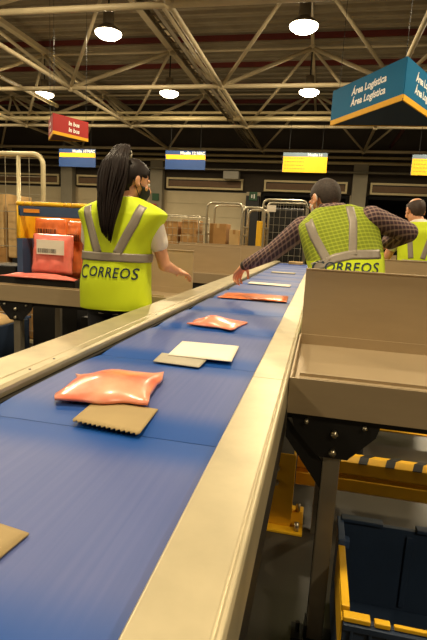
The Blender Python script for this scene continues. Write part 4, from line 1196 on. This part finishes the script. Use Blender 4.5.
VM = [(0.165, 2.85, 0.90, 0.215, 0.165, 0, 0.02), (0.162, 2.86, 1.0, 0.212, 0.162, -0.05, 0.04), (0.155, 2.875, 1.12, 0.205, 0.155, -0.1, 0.06), (0.130, 2.915, 1.24, 0.207, 0.152, -0.2, 0.12),
      (0.105, 2.95, 1.34, 0.212, 0.145, -0.25, 0.2), (0.088, 2.97, 1.41, 0.222, 0.132, -0.25, RL), (0.080, 2.98, 1.445, 0.212, 0.120, -0.25, RL), (0.070, 2.985, 1.475, 0.165, 0.105, -0.25, RL), (0.052, 2.99, 1.512, 0.095, 0.082, -0.25, 0.16)]
vest, bv = make_vest(me_, VM, [M['hi_vis'], M['hi_vis_mesh']], lambda x: 1.225 + 0.18 * (x - 0.1), jit=0.016)
tape(bv, [(-0.09, 1.44), (-0.04, 1.33), (0.045, 1.20)], 0.05, vest, 'reflective_strap')
tape(bv, [(0.14, 1.515), (0.165, 1.42), (0.175, 1.24)], 0.045, vest, 'reflective_strap')
tape(bv, [(-0.05, 1.155), (0.02, 1.185), (0.08, 1.22), (0.17, 1.245), (0.25, 1.25), (0.33, 1.255)], 0.05, vest)
vest_text(bv, 'CORREOS', 0.072, 0.145, 1.152, vest, 1.0, 0.03)
# ---------------- bald man at the next station
cx, cy = 0.96, 4.98
be = empty('person', (cx, cy, 0), 'person with balding head in a yellow vest at the right edge, behind the plaid-shirted one', 'person')
TB = [(cx, cy, 0.86, 0.18, 0.125, 0, 0), (cx, cy, 0.98, 0.185, 0.13, 0, 0), (cx, cy + 0.01, 1.14, 0.185, 0.13, 0, 0), (cx - 0.01, cy + 0.02, 1.30, 0.19, 0.125, 0, 0.03),
      (cx - 0.03, cy + 0.03, 1.42, 0.195, 0.12, 0, 0.05), (cx - 0.04, cy + 0.035, 1.48, 0.17, 0.095, 0, 0.05), (cx - 0.06, cy + 0.04, 1.53, 0.085, 0.075, 0, 0.05), (cx - 0.07, cy + 0.05, 1.57, 0.055, 0.06, 0, 0)]
sl, sr = V((cx - 0.22, cy + 0.04, 1.44)), V((cx + 0.16, cy + 0.03, 1.46))
el, er = V((cx - 0.30, cy + 0.18, 1.20)), V((cx + 0.24, cy + 0.16, 1.22)); wl, wr_ = V((cx - 0.30, cy + 0.42, 1.12)), V((cx + 0.18, cy + 0.40, 1.12))
hc = V((cx - 0.105, cy + 0.065, 1.645)); HR = frame_rot(math.radians(-20), math.radians(22), 0)
b = MB(); torso_into(b, TB); b.capsule(V((cx - 0.06, cy + 0.04, 1.52)), hc + V((0, -0.02, -0.05)), 0.062, 0.060)
P = head_into(b, hc, HR, 1.06)
for s_, e_, w__ in ((sl, el, wl), (sr, er, wr_)):
    b.capsule(s_, e_, 0.052, 0.042); b.capsule(e_, w__, 0.042, 0.028); 
    hand_into(b, w__ + (w__ - e_).normalized() * 0.02, (w__ - e_), (0, 0, 1), 1 if s_ is sl else -1, 0.5)
hips = [(cx - 0.09, cy, 0.90), (cx + 0.09, cy, 0.90)]; kn = [(cx - 0.09, cy + 0.02, 0.48), (cx + 0.09, cy + 0.02, 0.48)]; an = [(cx - 0.1, cy, 0.09), (cx + 0.1, cy, 0.09)]
legs_into(b, hips, kn, an)
b.build('body', M['skin'], be, True, 0, None, 0.006)
face_bits(P, be, HR, 1.06)
hair_cap(P, be, HR, M['hair_brown'], 1.06, rad=1.06, low=-0.06, bald=0.062)
b = MB(); torso_into(b, TB, 0.012)
for s_, e_ in ((sl, el), (sr, er)): b.capsule(s_, s_.lerp(e_, 0.55), 0.066, 0.062)
b.build('t_shirt', M['tee'], be, True, 0, None, 0.01)
b = MB(); torso_into(b, TB[:3], 0.018, 2); legs_into(b, hips, kn, an, 0.02); b.build('trousers', M['trousers'], be, True, 0, None, 0.014)
shoes(be, an)
VB = [(r[0], r[1], r[2] + 0.01, r[3] + 0.035, r[4] + 0.03, r[5], r[6]) for r in TB[:-1]]
vest, bv = make_vest(be, VB)
tape(bv, [(cx - 0.17, 1.50), (cx - 0.13, 1.2)], 0.045, vest, 'reflective_strap')
tape(bv, [(cx + 0.09, 1.52), (cx + 0.02, 1.40), (cx - 0.03, 1.2)], 0.045, vest, 'reflective_strap')
tape(bv, [(cx - 0.2, 1.16), (cx, 1.16), (cx + 0.2, 1.16)], 0.05, vest)
